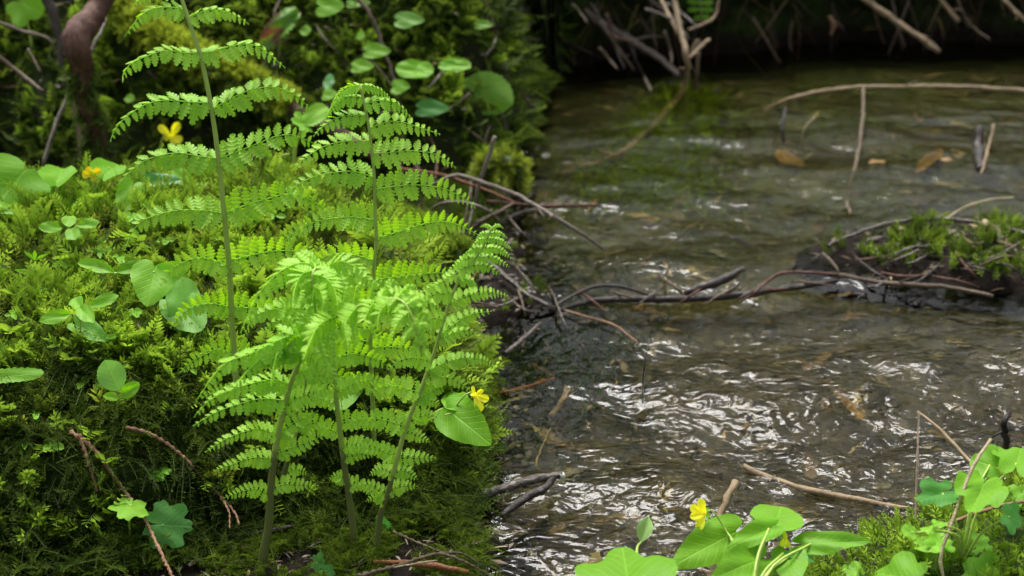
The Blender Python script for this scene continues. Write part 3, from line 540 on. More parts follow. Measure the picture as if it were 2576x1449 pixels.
W = [
 ('twig', 'slender grey twig leaning past the contorted root down into the dark hollow', [(108, 415, 1.46), (160, 262, 1.5), (238, 112, 1.55), (266, 45, 1.58)], [11, 10, 8], 'gray'),
 ('twig', 'brown stick slanting down to the contorted root from the left border', [(-20, 128, 1.6), (50, 185, 1.6), (108, 230, 1.58)], [9, 12, 9], 'brown'),
 ('twig', 'short thin twig above the slanting brown stick near the left border', [(70, 122, 1.66), (102, 182, 1.64)], [5, 6], 'brown'),
 ('stem', 'dark upright woody stem just left of the root bend', [(112, -30, 1.66), (138, 50, 1.66), (152, 120, 1.66), (162, 230, 1.66)], [30, 26, 16, 10], 'wet'),
 ('twig', 'old brown twig running right from the upper left corner below the big leaf', [(-10, 55, 1.72), (60, 80, 1.72), (124, 98, 1.7), (145, 150, 1.7)], [10, 9, 6], 'brown'),
 ('stem', 'thin rusty stem standing right of the contorted root base', [(186, 240, 1.62), (196, 320, 1.6), (206, 410, 1.58)], [12, 13, 12], 'red'),
 ('twig', 'brown stick poking out behind the second left pinna of the tall fern', [(372, 178, 1.8), (408, 212, 1.78), (446, 246, 1.76)], [8, 9, 8], 'brown'),
 ('stem', 'long bare brown stem curving down the mossy wall behind the middle fern', [(890, -10, 1.78), (926, 28, 1.77), (956, 95, 1.76), (982, 175, 1.74), (1004, 260, 1.72), (1006, 365, 1.68), (1009, 470, 1.64)], [12, 12, 12, 13, 13], 'brown'),
 ('stem', 'leaning brown stem crossing behind the long curved one on the mossy wall', [(765, -10, 1.86), (822, 66, 1.84), (880, 128, 1.82), (955, 285, 1.74), (1005, 335, 1.7), (1070, 460, 1.62)], [10, 11, 11, 10], 'brown'),
 ('twig', 'pale grey twig resting on moss behind the middle fern tip', [(848, 140, 1.86), (885, 178, 1.84), (922, 208, 1.82)], [7, 9, 9], 'gray'),
 ('stem', 'short upright brown stem among moss between the two tall ferns', [(762, 118, 1.84), (760, 180, 1.83), (754, 250, 1.8)], [10, 13, 13], 'brown'),
 ('twig', 'straight reddish twig lying above the pale green wall leaves', [(1000, 128, 1.86), (1080, 140, 1.86), (1160, 158, 1.86)], [5, 6, 4], 'cedar'),
 ('twig', 'hooked grey twig at the top of the mossy wall edge', [(1312, 20, 1.98), (1292, 52, 1.98), (1262, 64, 1.98)], [5, 5, 4], 'gray'),
 ('twig', 'broken pale twig jutting over the dark hole below the fallen olive leaf', [(1285, 205, 1.9), (1318, 242, 1.89), (1346, 272, 1.88)], [8, 8, 6], 'brown'),
 ('root', 'knobbly brown root hanging down the mossy wall edge', [(1215, -10, 1.98), (1240, 70, 1.97), (1262, 140, 1.95), (1275, 215, 1.92)], [16, 18, 22, 18], 'brown'),
 ('twig', 'upright broken grey twig standing beside the yellow moss clump', [(1178, 585, 'g'), (1190, 520, 1.50), (1212, 445, 1.50), (1232, 385, 1.50), (1246, 343, 1.50)], [6, 8, 10, 10], 'gray'),
 ('twig', 'straight red twig running from the middle fern into the tangle', [(1000, 424, 1.54), (1110, 440, 1.53), (1221, 478, 1.52), (1300, 512, 1.5)], [7, 8, 6], 'cedarred'),
 ('branch', 'grey forked branch bridging from the shore down into the stream', [(1070, 470, 1.47), (1110, 455, 1.46), (1150, 440, 1.46), (1222, 462, 1.45), (1300, 490, 1.44), (1352, 520, 1.42), (1440, 572, 1.40), (1528, 632, 'w')], [10, 11, 11, 10, 6], 'gray'),
 ('twig', 'reddish twig pointing out level over the stream from the tangle', [(1225, 505, 1.44), (1320, 515, 1.44), (1400, 518, 1.43), (1502, 516, 1.43)], [8, 9, 7], 'red'),
 ('twig', 'brown twig rising to the right below the forked grey branch', [(1188, 572, 'g.005'), (1240, 542, 1.42), (1294, 512, 1.43)], [8, 9, 7], 'brown'),
 ('twig', 'arched pale twig at the shore under the forked grey branch', [(1075, 535, 'g.01'), (1110, 512, 1.42), (1165, 508, 1.42), (1225, 528, 1.41), (1260, 560, 'g')], [6, 7, 6], 'gray'),
 ('root', 'wet grey root running down the shore to the twig dam', [(1120, 600, 'g.008'), (1180, 630, 'g.008'), (1245, 672, 'g.008'), (1322, 738, 'g.006'), (1396, 778, 'w')], [9, 12, 13, 10], 'wet'),
 ('twig', 'thin red twig leaning up from the wet shore behind the young fern', [(1150, 770, 'g'), (1178, 722, 1.22), (1215, 655, 1.25)], [4, 5, 4], 'cedarred'),
 ('twig', 'slim dark twig standing among the shore tangle', [(1166, 640, 'g'), (1170, 560, 1.42), (1183, 480, 1.44)], [6, 6, 5], 'brown'),
 # --- far bank
 ('branch', 'thick grey branch slanting from the far bank roots to the water', [(1470, 20, 2.28), (1500, 52, 2.28), (1562, 86, 2.3), (1655, 145, 2.3), (1706, 190, 'w')], [18, 20, 19, 14], 'gray'),
 ('branch', 'long tan branch dropping into the stream and bending away orange underwater', [(1690, -20, 2.2), (1715, 85, 2.15), (1728, 150, 2.12), (1722, 214, 'w'), (1706, 258, 'b.015'), (1655, 325, 'b.008'), (1591, 384, 'b.008'), (1515, 425, 'b.006'), (1400, 462, 'b.004')], [14, 17, 18, 15, 13, 12, 8], 'tan'),
 ('twig', 'tan twig merging with the long branch that drops into the stream', [(1655, -20, 2.25), (1684, 40, 2.2), (1712, 92, 2.15)], [10, 11, 9], 'tan'),
 ('twig', 'short pale peg sticking up from the long dropped branch', [(1726, 152, 2.12), (1755, 125, 2.14), (1784, 100, 2.16)], [8, 9, 9], 'tan'),
 ('twig', 'upright brown twig standing in water beside the long dropped branch', [(1748, 228, 'w'), (1752, 180, 2.13), (1757, 130, 2.13)], [9, 10, 9], 'brown'),
 ('twig', 'brown twig below the thick grey branch at the far bank', [(1505, 55, 2.25), (1550, 115, 2.25), (1596, 178, 2.25)], [9, 9, 6], 'brown'),
 ('twig', 'curved thin twig beside the green leaflets at the upper border', [(1812, -15, 2.3), (1795, 45, 2.28), (1732, 76, 2.22)], [6, 7, 5], 'tan'),
 ('branch', 'stout straight tan branch pointing down at the far water right of centre', [(2150, -20, 2.42), (2244, 46, 2.38), (2310, 92, 2.36), (2362, 130, 2.34)], [14, 17, 15, 13], 'tan'),
 ('twig', 'blunt pale twig hanging beside the stout tan branch', [(2352, -20, 2.42), (2380, 15, 2.4), (2412, 54, 2.38)], [10, 11, 11], 'tan'),
 ('twig', 'bent thin twig to the right of the blunt pale one', [(2405, -10, 2.42), (2437, 56, 2.4), (2490, 100, 2.36)], [6, 6, 5], 'brown'),
 ('twig', 'pale branch entering at the upper right corner', [(2510, -20, 2.4), (2545, 20, 2.38), (2600, 70, 2.36)], [9, 10, 9], 'tan'),
 ('root', 'short brown root hanging under the far bank left of the dropped branch', [(1590, -10, 2.4), (1612, 45, 2.38), (1650, 110, 2.36)], [8, 8, 4], 'brown'),
 ('root', 'fine root hanging in the dark middle of the far bank', [(1850, 0, 2.42), (1900, 60, 2.4), (1935, 105, 2.38)], [5, 5, 3], 'brown'),
 ('twig', 'small fallen twig with a rusty tip under the far bank', [(2086, 40, 2.4), (2096, 62, 2.4), (2090, 88, 2.4)], [10, 14, 6], 'cedar'),
 # --- in and above the stream
 ('branch', 'long thin branch arching just above the far water to the right border', [(1924, 274, 'w'), (1988, 248, 1.96), (2074, 229, 1.98), (2160, 219, 2.0), (2266, 218, 2.0), (2394, 217, 2.0), (2620, 230, 2.0)], [7, 9, 10, 10, 10], 'tan'),
 ('twig', 'thin dark twig dangling from the arching branch into the stream', [(2172, 221, 2.0), (2170, 300, 1.9), (2156, 400, 1.78), (2130, 490, 1.66), (2140, 540, 'w')], [9, 9, 8, 6], 'brown'),
 ('stub', 'black upright wooden stub standing in the far water at right', [(2466, 322, 1.84), (2462, 370, 1.82), (2466, 428, 'w')], [20, 34, 22], 'dark'),
 ('twig', 'thin tan twig leaning against the black stub', [(2500, 312, 1.83), (2488, 365, 1.80), (2468, 438, 'w')], [6, 7, 6], 'tan'),
 ('twig', 'small black twig standing in mid stream below the arching branch', [(1976, 270, 1.93), (1968, 312, 1.88), (1972, 358, 'w')], [9, 11, 8], 'dark'),
 ('twig', 'tiny curved pale twig beside the small black twig', [(2048, 296, 1.86), (2022, 325, 1.84), (2015, 375, 'w')], [4, 4, 4], 'tan'),
 ('twig', 'curved straw-coloured twig rising from the mossy islet', [(2378, 552, 1.52), (2430, 520, 1.54), (2490, 502, 1.56), (2550, 496, 1.57)], [6, 6, 4], 'straw'),
 ('branch', 'dark bowed branch of the twig dam below the wet root', [(1385, 778, 'w'), (1430, 750, 'w.004'), (1490, 722, 'w.008'), (1560, 720, 'w.008'), (1640, 746, 'w')], [7, 9, 9, 7], 'dark'),
 ('twig', 'short brown twig propped on the twig dam', [(1654, 688, 1.40), (1685, 712, 'w.006'), (1716, 738, 'w')], [7, 8, 7], 'brown'),
 ('stick', 'thick black wet stick lying across the middle of the twig dam', [(1722, 738, 'w'), (1790, 715, 'w.006'), (1840, 694, 'w.01'), (1874, 676, 'w.016')], [14, 22, 22, 14], 'dark'),
 ('twig', 'dark red crooked twig joining the dam to the islet', [(1868, 756, 'w'), (1905, 730, 'w.004'), (1940, 700, 'w.008'), (1990, 684, 'w.008'), (2110, 690, 'w.008')], [6, 8, 8, 7], 'red'),
 ('twig', 'slender reddish twig trailing downstream below the dam', [(1420, 780, 'w'), (1490, 800, 'w.002'), (1550, 820, 'w.002'), (1604, 862, 'w')], [5, 6, 4], 'cedar'),
 ('twig', 'thin upright twig standing in the riffle below the dam', [(1616, 1015, 'w'), (1620, 930, 1.04), (1634, 852, 1.06)], [3, 4, 3], 'dark'),
 ('twig', 'mid-brown twig end poking out at the waterline right of the young fern', [(1270, 890, 'w'), (1305, 862, 'w.004'), (1362, 812, 'w.006')], [14, 12, 8], 'wet'),
 ('stick', 'pale brown broken stick standing up behind the yellow flower in the corner', [(1790, 1345, .84), (1812, 1295, .85), (1835, 1245, .86), (1851, 1213, .87)], [17, 18, 20, 19], 'tan'),
 ('stick', 'long tan stick half sunk in the near riffle', [(1868, 1172, 'w'), (1938, 1204, 'b.020'), (2031, 1232, 'b.021'), (2170, 1260, 'b.020'), (2330, 1290, 'b.018')], [16, 18, 15, 13], 'tan'),
 ('twig', 'black twisted stub rising from the near water at the right border', [(2541, 1034, .99), (2526, 1066, .975), (2534, 1130, 'w')], [12, 17, 20], 'dark'),
 ('twig', 'pale bare twig slanting down into the leaves of the right corner', [(2310, 1036, .96), (2364, 1079, .94), (2443, 1162, .90), (2545, 1240, .86)], [7, 9, 9, 8], 'tan'),
 ('twig', 'thin dark scaly strand hanging straight down beside the right corner leaves', [(2311, 1040, .955), (2308, 1150, .915), (2302, 1326, .86)], [5, 6, 6], 'brown'),
 ('stem', 'bleached grass stem crossing the right corner leaves', [(2492, 1106, .80), (2448, 1172, .78), (2396, 1310, .755), (2366, 1400, .74), (2380, 1490, .73)], [8, 9, 9, 7], 'straw'),
 ('twig', 'rusty twig lying on the moss of the right corner', [(2318, 1350, 'g.008'), (2415, 1306, 'g.012'), (2520, 1272, 'g.014'), (2600, 1260, 'g.014')], [9, 10, 8], 'cedar'),
 ('twig', 'sunken orange stick below the yellow violet at the mound edge', [(1250, 1004, 'b.012'), (1320, 985, 'b.014'), (1396, 966, 'b.012')], [11, 12, 8], 'orange'),
 ('twig', 'pale sunken sliver under the orange stick', [(1245, 1036, 'b.012'), (1333, 1010, 'b.012')], [8, 6], 'tan'),
 ('twig', 'broad sunken bark strip standing on end in clear water', [(1383, 1062, 'b.012'), (1408, 1025, 'b.014'), (1428, 985, 'b.012')], [18, 16, 8], 'tan'),
 ('twig', 'thin straw stalk sunk upright behind the glossy stick', [(1346, 1188, 'b.014'), (1362, 1140, 'b.014'), (1384, 1090, 'b.014')], [5, 5, 4], 'straw'),
 ('twig', 'thin dark branch sunk diagonally in the upper stream', [(1610, 690, 'b.02'), (1680, 620, 'b.02'), (1760, 560, 'b.02')], [6, 6, 4], 'brown'),
 # --- islet sticks
 ('branch', 'bowed dark branch along the top of the mossy islet', [(2080, 620, 1.42), (2160, 585, 1.45), (2260, 558, 1.48), (2400, 552, 1.5), (2600, 590, 1.5)], [9, 11, 12, 12], 'wet'),
 ('branch', 'thick tan branch bending down at the right end of the islet', [(2470, 560, 1.47), (2510, 590, 1.45), (2545, 640, 1.42), (2600, 720, 1.38)], [22, 26, 26, 24], 'tan'),
 ('log', 'short brown log lying at the foot of the islet', [(2365, 692, 1.385), (2440, 672, 1.40), (2510, 652, 1.41), (2600, 625, 1.42)], [26, 30, 30, 26], 'brown'),
 ('twig', 'thin red twig crossing the face of the islet', [(2150, 655, 1.40), (2240, 645, 1.40), (2330, 640, 1.41)], [7, 8, 6], 'red'),
 ('twig', 'rusty twig at the waterline of the islet', [(2110, 690, 'w.006'), (2230, 712, 'w.008'), (2380, 722, 'w.008'), (2500, 745, 'w.004')], [10, 12, 10], 'brown'),
 ('twig', 'grey twig leaning steeply at the right end of the islet', [(2505, 575, 1.46), (2530, 650, 1.40), (2555, 715, 1.37)], [7, 8, 7], 'gray'),
 # --- foot of the mound
 ('stalk', 'thin straight olive stalk running to the right behind the fern base', [(452, 1348, 'g.012'), (560, 1368, .895), (652, 1379, .88), (762, 1366, .90)], [5, 5, 4], 'mossy'),
 ('root', 'buried brown root showing in the dark under the fern bases', [(560, 1352, 'g.006'), (640, 1340, 'g.008'), (740, 1322, 'g.008')], [10, 12, 8], 'wet'),
 ('twig', 'thin red twig standing above the palm-shaped moss shoot', [(98, 1352, 'g.006'), (135, 1300, .83), (172, 1238, .85)], [5, 6, 7], 'cedarred'),
 ('twig', 'dry forked twig bent over on the dark moss near the lower border', [(270, 1415, 'g.006'), (300, 1385, .835), (325, 1370, .84), (340, 1392, 'g')], [4, 5, 4], 'cedar'),
 ('stick', 'split orange blade of wood lying at the shore under the fern', [(940, 1412, 'g.008'), (1060, 1420, 'g.010'), (1180, 1440, 'g.010')], [12, 17, 14], 'orange'),
 ('stick', 'pale straw blade on the split orange wood', [(990, 1428, 'g.016'), (1080, 1412, 'g.018'), (1100, 1410, 'g.018')], [4, 5, 4], 'straw'),
 ('stem', 'thin arching brown stalk on the left mound with a drooping tip', [(180, 1120, 'g'), (205, 1040, .93), (228, 960, .95), (238, 880, .98), (225, 868, .97)], [5, 5, 4, 4], 'cedar'),
 ('stem', 'fine hooked stalk beside the arching brown one', [(212, 1085, 'g'), (235, 1050, .935), (248, 1022, .94)], [4, 4, 3], 'mossy'),
 ('twig', 'pale horizontal twig lying behind the mound crest', [(500, 436, 1.46), (600, 440, 1.47), (692, 440, 1.48)], [8, 9, 7], 'gray'),
 ('twig', 'short rusty twig lying on the mound top right of the tall fern stem', [(430, 598, 'g.012'), (470, 590, 'g.014')], [5, 6], 'cedarred'),
 ('twig', 'thin brown needle twig on the mound behind the left seedling', [(345, 812, 'g.012'), (362, 850, 'g.012'), (395, 882, 'g.012')], [5, 6, 6], 'cedar'),
 ('twig', 'loop of brown twig curling over water below the big violet leaf', [(1085, 1128, 'g.01'), (1140, 1112, .985), (1195, 1112, .98), (1222, 1128, .975), (1190, 1132, .97)], [3, 4, 4, 3], 'wet'),
]
for nm, lb, pts, r, m in W:
    single(nm, lb, {'stem': 'stem', 'stub': 'stub', 'stick': 'stick', 'branch': 'branch', 'root': 'root', 'log': 'log', 'stalk': 'stalk'}.get(nm, 'twig'), pts, r, B[m], knots=3 if nm in ('branch', 'twig', 'stem') and max(r) > 6 else 0)
t, C, rad = stick('wet_stick', 'thick glossy wet stick jutting from the mound into the stream, cut white at its end', 'stick', [(1100, 1246, .93), (1172, 1246, .928), (1242, 1236, .932), (1298, 1219, .938), (1352, 1204, .943), (1414, 1194, .948)], [24, 25, 24, 25, 23, 17], B['wet'], sides=12, rough=.08, n=40)
e = C[-1]; d = nrm(C[-1] - C[-3]); V, F = tube([e - d * .002 + [0, -.001, -.001], e + d * .0012], [.0030, .0022], 10); mk('cut_end', V, F, bark_mat('fresh cut wood', (.75, .72, .66), (.6, .56, .48), .4, 200), t)
V, F = tube(curve([C[-3], pt(1372, 1228, .935), pt(1325, 1252, 'w.004'), pt(1262, 1296, 'w')], 16), [.0022, .0032, .0034, .002], 8, .12); mk('prong', V, F, B['dark'], t)
t, C, rad = stick('mossy_stump', 'small arched stump smothered in bright yellow-green moss at the shore', 'stump', [(1215, 470, 'g'), (1225, 420, 1.56), (1262, 400, 1.56), (1298, 425, 1.55), (1300, 478, 'w')], [26, 30, 34, 28, 24], B['mossy'], sides=9, n=24)
moss_on(t, C, rad, 900, (.008, .018), MY, .0, 1.0)
t, C, rad = stick('mossy_log', 'short log end wrapped in bright moss at the right edge of the mound', 'log', [(985, 560, 1.42), (1050, 590, 1.36), (1110, 620, 1.32), (1160, 655, 1.28)], [50, 64, 60, 40], B['mossy'], sides=10, n=24)
moss_on(t, C, rad, 1600, (.008, .020), MM, .0, 1.0)
cedar('cedar_twig', 'long braided dead cedar twig draped down the mossy face at left', [(179, 1088, 'g.018'), (228, 1123, 'g.022'), (265, 1168, 'g.022'), (305, 1225, 'g.022'), (338, 1268, 'g.022'), (367, 1312, 'g.022'), (399, 1378, 'g.022'), (436, 1455, 'g.022')], 13, B['cedar'])
cedar('cedar_twig', 'braided dead cedar twig lying across the dark middle of the mound face', [(318, 1075, 'g.018'), (375, 1091, 'g.022'), (424, 1119, 'g.022'), (468, 1156, 'g.022'), (509, 1201, 'g.022'), (550, 1242, 'g.022'), (590, 1290, 'g.022'), (602, 1322, 'g.018')], 10, B['cedar'], [[(550, 1242, 'g.022'), (575, 1285, 'g.026'), (578, 1330, 'g.022')]])
cedar('cedar_twig', 'short cedar twig forking off beside the long one at left', [(200, 1095, 'g.022'), (212, 1130, 'g.022'), (228, 1180, 'g.022'), (246, 1236, 'g.022')], 11, B['cedar'])
cedar('cedar_sprig', 'rusty orange cedar sprig standing at the lower border', [(768, 1318, .875), (760, 1385, .86), (752, 1460, .845)], 11, B['cedarred'], [[(762, 1380, .86), (735, 1425, .85), (722, 1465, .845)], [(760, 1390, .86), (790, 1430, .852), (806, 1462, .845)]])
cedar('cedar_twig', 'brown cedar twig behind the rusty orange sprig', [(766, 1345, .90), (800, 1368, .89), (842, 1390, .88)], 8, B['cedar'])
cedar('cedar_spray', 'long cedar spray with hanging side tassels at the right mound edge', [(1011, 1158, .945), (1050, 1194, .932), (1093, 1240, .918), (1139, 1286, .900), (1202, 1342, .882)], 10, B['cedar'], [[(1060, 1204, .928), (1075, 1260, .915), (1092, 1330, .885)], [(1064, 1208, .926), (1088, 1255, .912), (1104, 1328, .885)], [(1056, 1200, .93), (1062, 1250, .915), (1075, 1300, .89)], [(1068, 1212, .925), (1100, 1262, .908), (1098, 1300, .89)]])
cedar('cedar_spray', 'short rusty cedar spray hanging under the big violet leaf', [(1046, 1112, .96), (1068, 1150, .945), (1094, 1192, .93)], 7, B['cedarred'], [[(1058, 1130, .955), (1095, 1150, .945), (1118, 1178, .935)], [(1062, 1138, .95), (1070, 1175, .935), (1102, 1218, .92)]])
cedar('cedar_twig', 'dark cedar twig lying flat on the shore mud', [(990, 1338, 'g.008'), (1068, 1372, 'g.010'), (1122, 1394, 'g.010')], 9, B['brown'])
cedar('cedar_twig', 'long dark cedar twig along the lower border shore', [(900, 1450, 'g.012'), (997, 1424, 'g.014'), (1100, 1394, 'g.014'), (1165, 1412, 'g.014'), (1226, 1446, 'g.010')], 11, B['brown'], [[(1100, 1394, 'g.014'), (1160, 1392, 'g.014'), (1205, 1420, 'g.012')]])
cedar('cedar_twig', 'brown cedar twig pointing down at the shore behind the middle stem', [(767, 1228, .92), (800, 1255, .905), (836, 1282, .89)], 9, B['cedar'])

r_ = np.random.default_rng(12)
for k in range(15):                            # dead twigs tangled on the islet
    x0, y0 = r_.uniform(2090, 2560), r_.uniform(600, 715); a = r_.normal(0, .45); l = r_.uniform(45, 130)
    single('twig', 'wet dark twig tangled among others on the mossy islet', 'twig', [(x0 - l * math.cos(a) * .5, y0 + l * math.sin(a) * .5, 'g.004'), (x0, y0 + r_.normal(0, 6), 'g.014'), (x0 + l * math.cos(a) * .5, y0 - l * math.sin(a) * .5, 'g.006')], [6, 8, 5], B[['wet', 'dark', 'brown', 'wet', 'red'][k % 5]], group='dead twigs tangled on the islet', knots=1)
for k in range(18):                            # dead twigs tangled where the left wall meets the far bank
    x0, y0 = r_.uniform(1350, 1720), r_.uniform(10, 170); a = r_.normal(-.8, .5); l = r_.uniform(60, 190); Y = r_.uniform(2.18, 2.42)
    single('twig', 'thin brown root tangled at the dark corner of the far bank', 'root', [(x0 - l * math.cos(a) * .5, y0 + l * math.sin(a) * .5, Y), (x0 + r_.normal(0, 10), y0 + r_.normal(0, 10), Y), (x0 + l * math.cos(a) * .5, y0 - l * math.sin(a) * .5, Y - .03)], [7, 7, 4], B[['brown', 'wet', 'red', 'gray'][k % 4]], group='thin roots tangled at the far bank')
for k in range(16):                            # thin dead stems on the mossy wall
    x0, y0 = r_.uniform(640, 1290), r_.uniform(10, 390); a = r_.normal(1.2, .7); l = r_.uniform(50, 150)
    single('twig', 'thin dead twig half hidden in the moss of the back wall', 'twig', [(x0 - l * math.cos(a) * .5, y0 + l * math.sin(a) * .5, 'g.02'), (x0 + r_.normal(0, 8), y0, 'g.035'), (x0 + l * math.cos(a) * .5, y0 - l * math.sin(a) * .5, 'g.02')], [6, 7, 5], B[['brown', 'red', 'brown', 'gray'][k % 4]], group='thin dead twigs in the wall moss')

for k in range(16):                            # fine dark twigs tangled on the wet shore
    x0, y0 = r_.uniform(1080, 1340), r_.uniform(450, 790); a = r_.normal(-.3, .7); l = r_.uniform(50, 140)
    single('twig', 'fine dark twig tangled on the wet shore behind the ferns', 'twig', [(x0 - l * math.cos(a) * .5, y0 + l * math.sin(a) * .5, 'g.004'), (x0, y0 + r_.normal(0, 6), 'g.016'), (x0 + l * math.cos(a) * .5, y0 - l * math.sin(a) * .5, 'g.006')], [6, 7, 4], B[['wet', 'brown', 'red', 'wet', 'gray'][k % 5]], group='fine twigs tangled on the shore', knots=1)

single('log', 'long dark waterlogged stick lying under the lip of the twig dam', 'log', [(1380, 786, 'w-.004'), (1500, 756, 'w-.002'), (1640, 754, 'w-.001'), (1800, 748, 'w-.001'), (1960, 728, 'w-.002'), (2110, 706, 'w.002')], [12, 16, 18, 18, 16, 12], B['dark'])
for k in range(9):                             # thin twigs caught along the dam
    x0 = 1420 + k * 78 + r_.uniform(-20, 20); y0 = float(np.interp(x0, [1390, 1560, 1900, 2060], [776, 742, 738, 708])); a = r_.normal(.15, .45); l = r_.uniform(50, 110)
    single('twig', 'thin wet twig caught along the twig dam in mid stream', 'twig', [(x0 - l * math.cos(a) * .5, y0 + l * math.sin(a) * .5, 'w'), (x0, y0, 'w.006'), (x0 + l * math.cos(a) * .5, y0 - l * math.sin(a) * .5, 'w.002')], [5, 7, 4], B[['wet', 'red', 'brown'][k % 3]], group='thin twigs caught on the dam', knots=1)

# ============================================================ leaves, flowers, plants
TOCAM = lambda p: nrm(CAM - np.asarray(p))
POLAR = {
 'heart': ([0, 10, 25, 45, 70, 95, 120, 142, 160, 171, 180], [1, .91, .78, .68, .61, .56, .49, .40, .30, .18, .07]),
 'round': ([0, 30, 60, 90, 120, 150, 168, 180], [1, .98, .92, .86, .80, .72, .55, .22]),
 'fan':   ([0, 25, 50, 75, 100, 125, 150, 168, 180], [.80, .85, .88, .86, .80, .72, .62, .45, .12])}
def leaf_geo(kind, seed=0, teeth=.012, lobes=0, cup=.12, droop=.2, wav=.03, wide=1.0):
    """local: x from base to tip, y across, z up; unit length. returns V,F,uv"""
    r = np.random.default_rng(seed); ph = r.uniform(0, 6.28, 4); V, F, U = [], [], []
    def z(x, y): return -cup * .0 + cup * abs(y) * (1 - .4 * x) - droop * x * x * .5 + wav * math.sin(7 * x + ph[0]) * abs(y) * 2 + wav * .6 * math.sin(9 * y + 5 * x + ph[1])
    if kind in POLAR or kind == 'lobed':
        n, rg = 96 if lobes else 72, 7; V.append((0, 0, z(0, 0))); U.append((0, 0)); ta, tr = POLAR['fan' if kind == 'lobed' else kind]
        for k in range(1, rg + 1):
            for j in range(n):
                th = 2 * math.pi * j / n - math.pi; d = abs(math.degrees(th)); rr = np.interp(d, ta, tr)
                if lobes: rr *= 1 - .27 * abs(math.sin(th * lobes / 2)) ** 4 * sm(175, 150, d)
                rr *= 1 + teeth * (((j * (18 if lobes else 24) / n * 2) % 2) - 1); f = k / rg
                x, y = rr * f * math.cos(th), rr * f * math.sin(th) * wide; V.append((x, y, z(x, y))); U.append((x, y))
        for j in range(n): F.append((0, 1 + j, 1 + (j + 1) % n))
        for k in range(rg - 1):
            for j in range(n): a = 1 + k * n; F.append((a + j, a + n + j, a + n + (j + 1) % n, a + (j + 1) % n))
    else:
        pr = {'oval': ([0, .06, .2, .4, .6, .8, .93, 1], [.03, .16, .36, .48, .50, .38, .20, 0]), 'lance': ([0, .15, .4, .65, .85, 1], [.04, .24, .46, .44, .24, 0]),
              'petal': ([0, .15, .4, .65, .85, .95, 1], [.10, .2, .36, .48, .46, .30, .06]), 'jag': ([0, .1, .35, .6, .8, .95, 1], [.1, .35, .5, .5, .45, .3, .1])}[kind]
        nu, nv = 22, 8
        for i in range(nu + 1):
            u = i / nu; h = np.interp(u, *pr) * (1 + (teeth * 2.5 if i % 2 else -teeth * 2.5) * (u > .1))
            for j in range(nv + 1): y = h * (2 * j / nv - 1); V.append((u, y * wide, z(u, y))); U.append((u, y))
        for i in range(nu):
            for j in range(nv): a = i * (nv + 1) + j; F.append((a, a + nv + 1, a + nv + 2, a + 1))
    return np.array(V), F, np.array(U)
def put_leaf(parent, A, Bp, width, face, mat, kind, name='leaf', seed=0, roll=0.0, **k):
    A, Bp = np.asarray(A), np.asarray(Bp); L = np.linalg.norm(Bp - A); x = nrm(Bp - A)
    n = nrm(np.array([0, 0, 1.0]) * (1 - face) + TOCAM(A) * face + np.array([roll, 0, 0])); n = nrm(n - x * np.dot(n, x)); y = np.cross(n, x)
    V, F, U = leaf_geo(kind, seed, **k); wid = np.ptp(V[:, 1]); s = width / wid
    W = A + V[:, :1] * L * x + V[:, 1:2] * s * y + V[:, 2:] * L * n
    return mk(name, W, F, mat, parent, uv=U)
def stalk_pts(a, b, lift=.35):
    a, b = np.asarray(a), np.asarray(b); m = a * .5 + b * .5 + np.array([0, 0, 1]) * np.linalg.norm(b - a) * .12; m[0] = a[0] * (1 - lift) + b[0] * lift + 0; return [a, m, b]
def plant(name, label, cat, base, leaves=(), flowers=(), stems=(), smat='stem', srpx=6, dy=0.0, group=None, free=False):
    b = pt(*base) if len(base) == 3 else gnd(*base, 0.0); Y0 = b[1]; t = thing(name, label, cat, b, group); tubes = []; sc = mpp(b)
    for i, lf in enumerate(leaves):
        kind, a, tip, wpx, face, d0, d1, m = lf[:8]; o = lf[8] if len(lf) > 8 else {}; o = dict(o)
        A, T = at(*a, Y0 + d0), at(*tip, Y0 + d1); src = o.pop('from', None); nost = o.pop('nostalk', False)
        if not nost:
            s0 = at(*src[:2], Y0 + src[2]) if src else b; st = curve(stalk_pts(s0, A), 9); tubes.append(tube(st, [srpx * sc * .5, srpx * sc * .36], 6))
        put_leaf(t, A, T, wpx * mpp(A), face, G[m], kind, seed=hash((label, i)) % 997 if False else (len(label) * 31 + i * 7) % 997, **o)
    for s in stems:
        P = [at(p[0], p[1], Y0 + p[2]) for p in s[0]]; tubes.append(tube(curve(P, 14), np.array(s[1]) * sc * .5, 6))
    if tubes: V, F = join(tubes); mk('stem', V, F, G[smat], t)
    for fl in flowers: flower(t, Y0, *fl)
    return t
def flower(parent, Y0, c, d, petals, mat='yellow', sepal=None, stem=None):
    C = at(*c, Y0 + d); f = bpy.data.objects.new('flower', None); COL.objects.link(f); f.parent = parent; f.location = [float(v) for v in C - np.array(parent.location)]; f.empty_display_size = .005
    V, F = join([tube(curve([C + [0, .004, .001], C + [0, .001, 0], C + [0, -.001, 0]], 5), [.0010, .0016, .0010], 8)]); mk('throat', V, F, G[mat], f)
    for i, (tx, ty, wp, dd) in enumerate(petals):
        T = C + (at(tx, ty, Y0 + d + dd) - C) * 1.08; put_leaf(f, C, T, wp * 1.2 * mpp(C), .95, G[mat], 'petal', 'petal', i, teeth=0, cup=.22, droop=.18, wav=.03)
    if sepal:
        pc = []
        for tx, ty in sepal: T = at(tx, ty, Y0 + d + .004); put_leaf(f, C + [0, .003, 0], T, 7 * mpp(C), .6, G['fresh'], 'lance', 'sepal', 3, teeth=0)
    if stem:
        V, F = tube(curve([at(p[0], p[1], Y0 + p[2]) for p in stem], 20), [3 * mpp(C), 2 * mpp(C)], 6); mk('stalk', V, F, G['stem'], parent)
g0 = dict(nostalk=True)
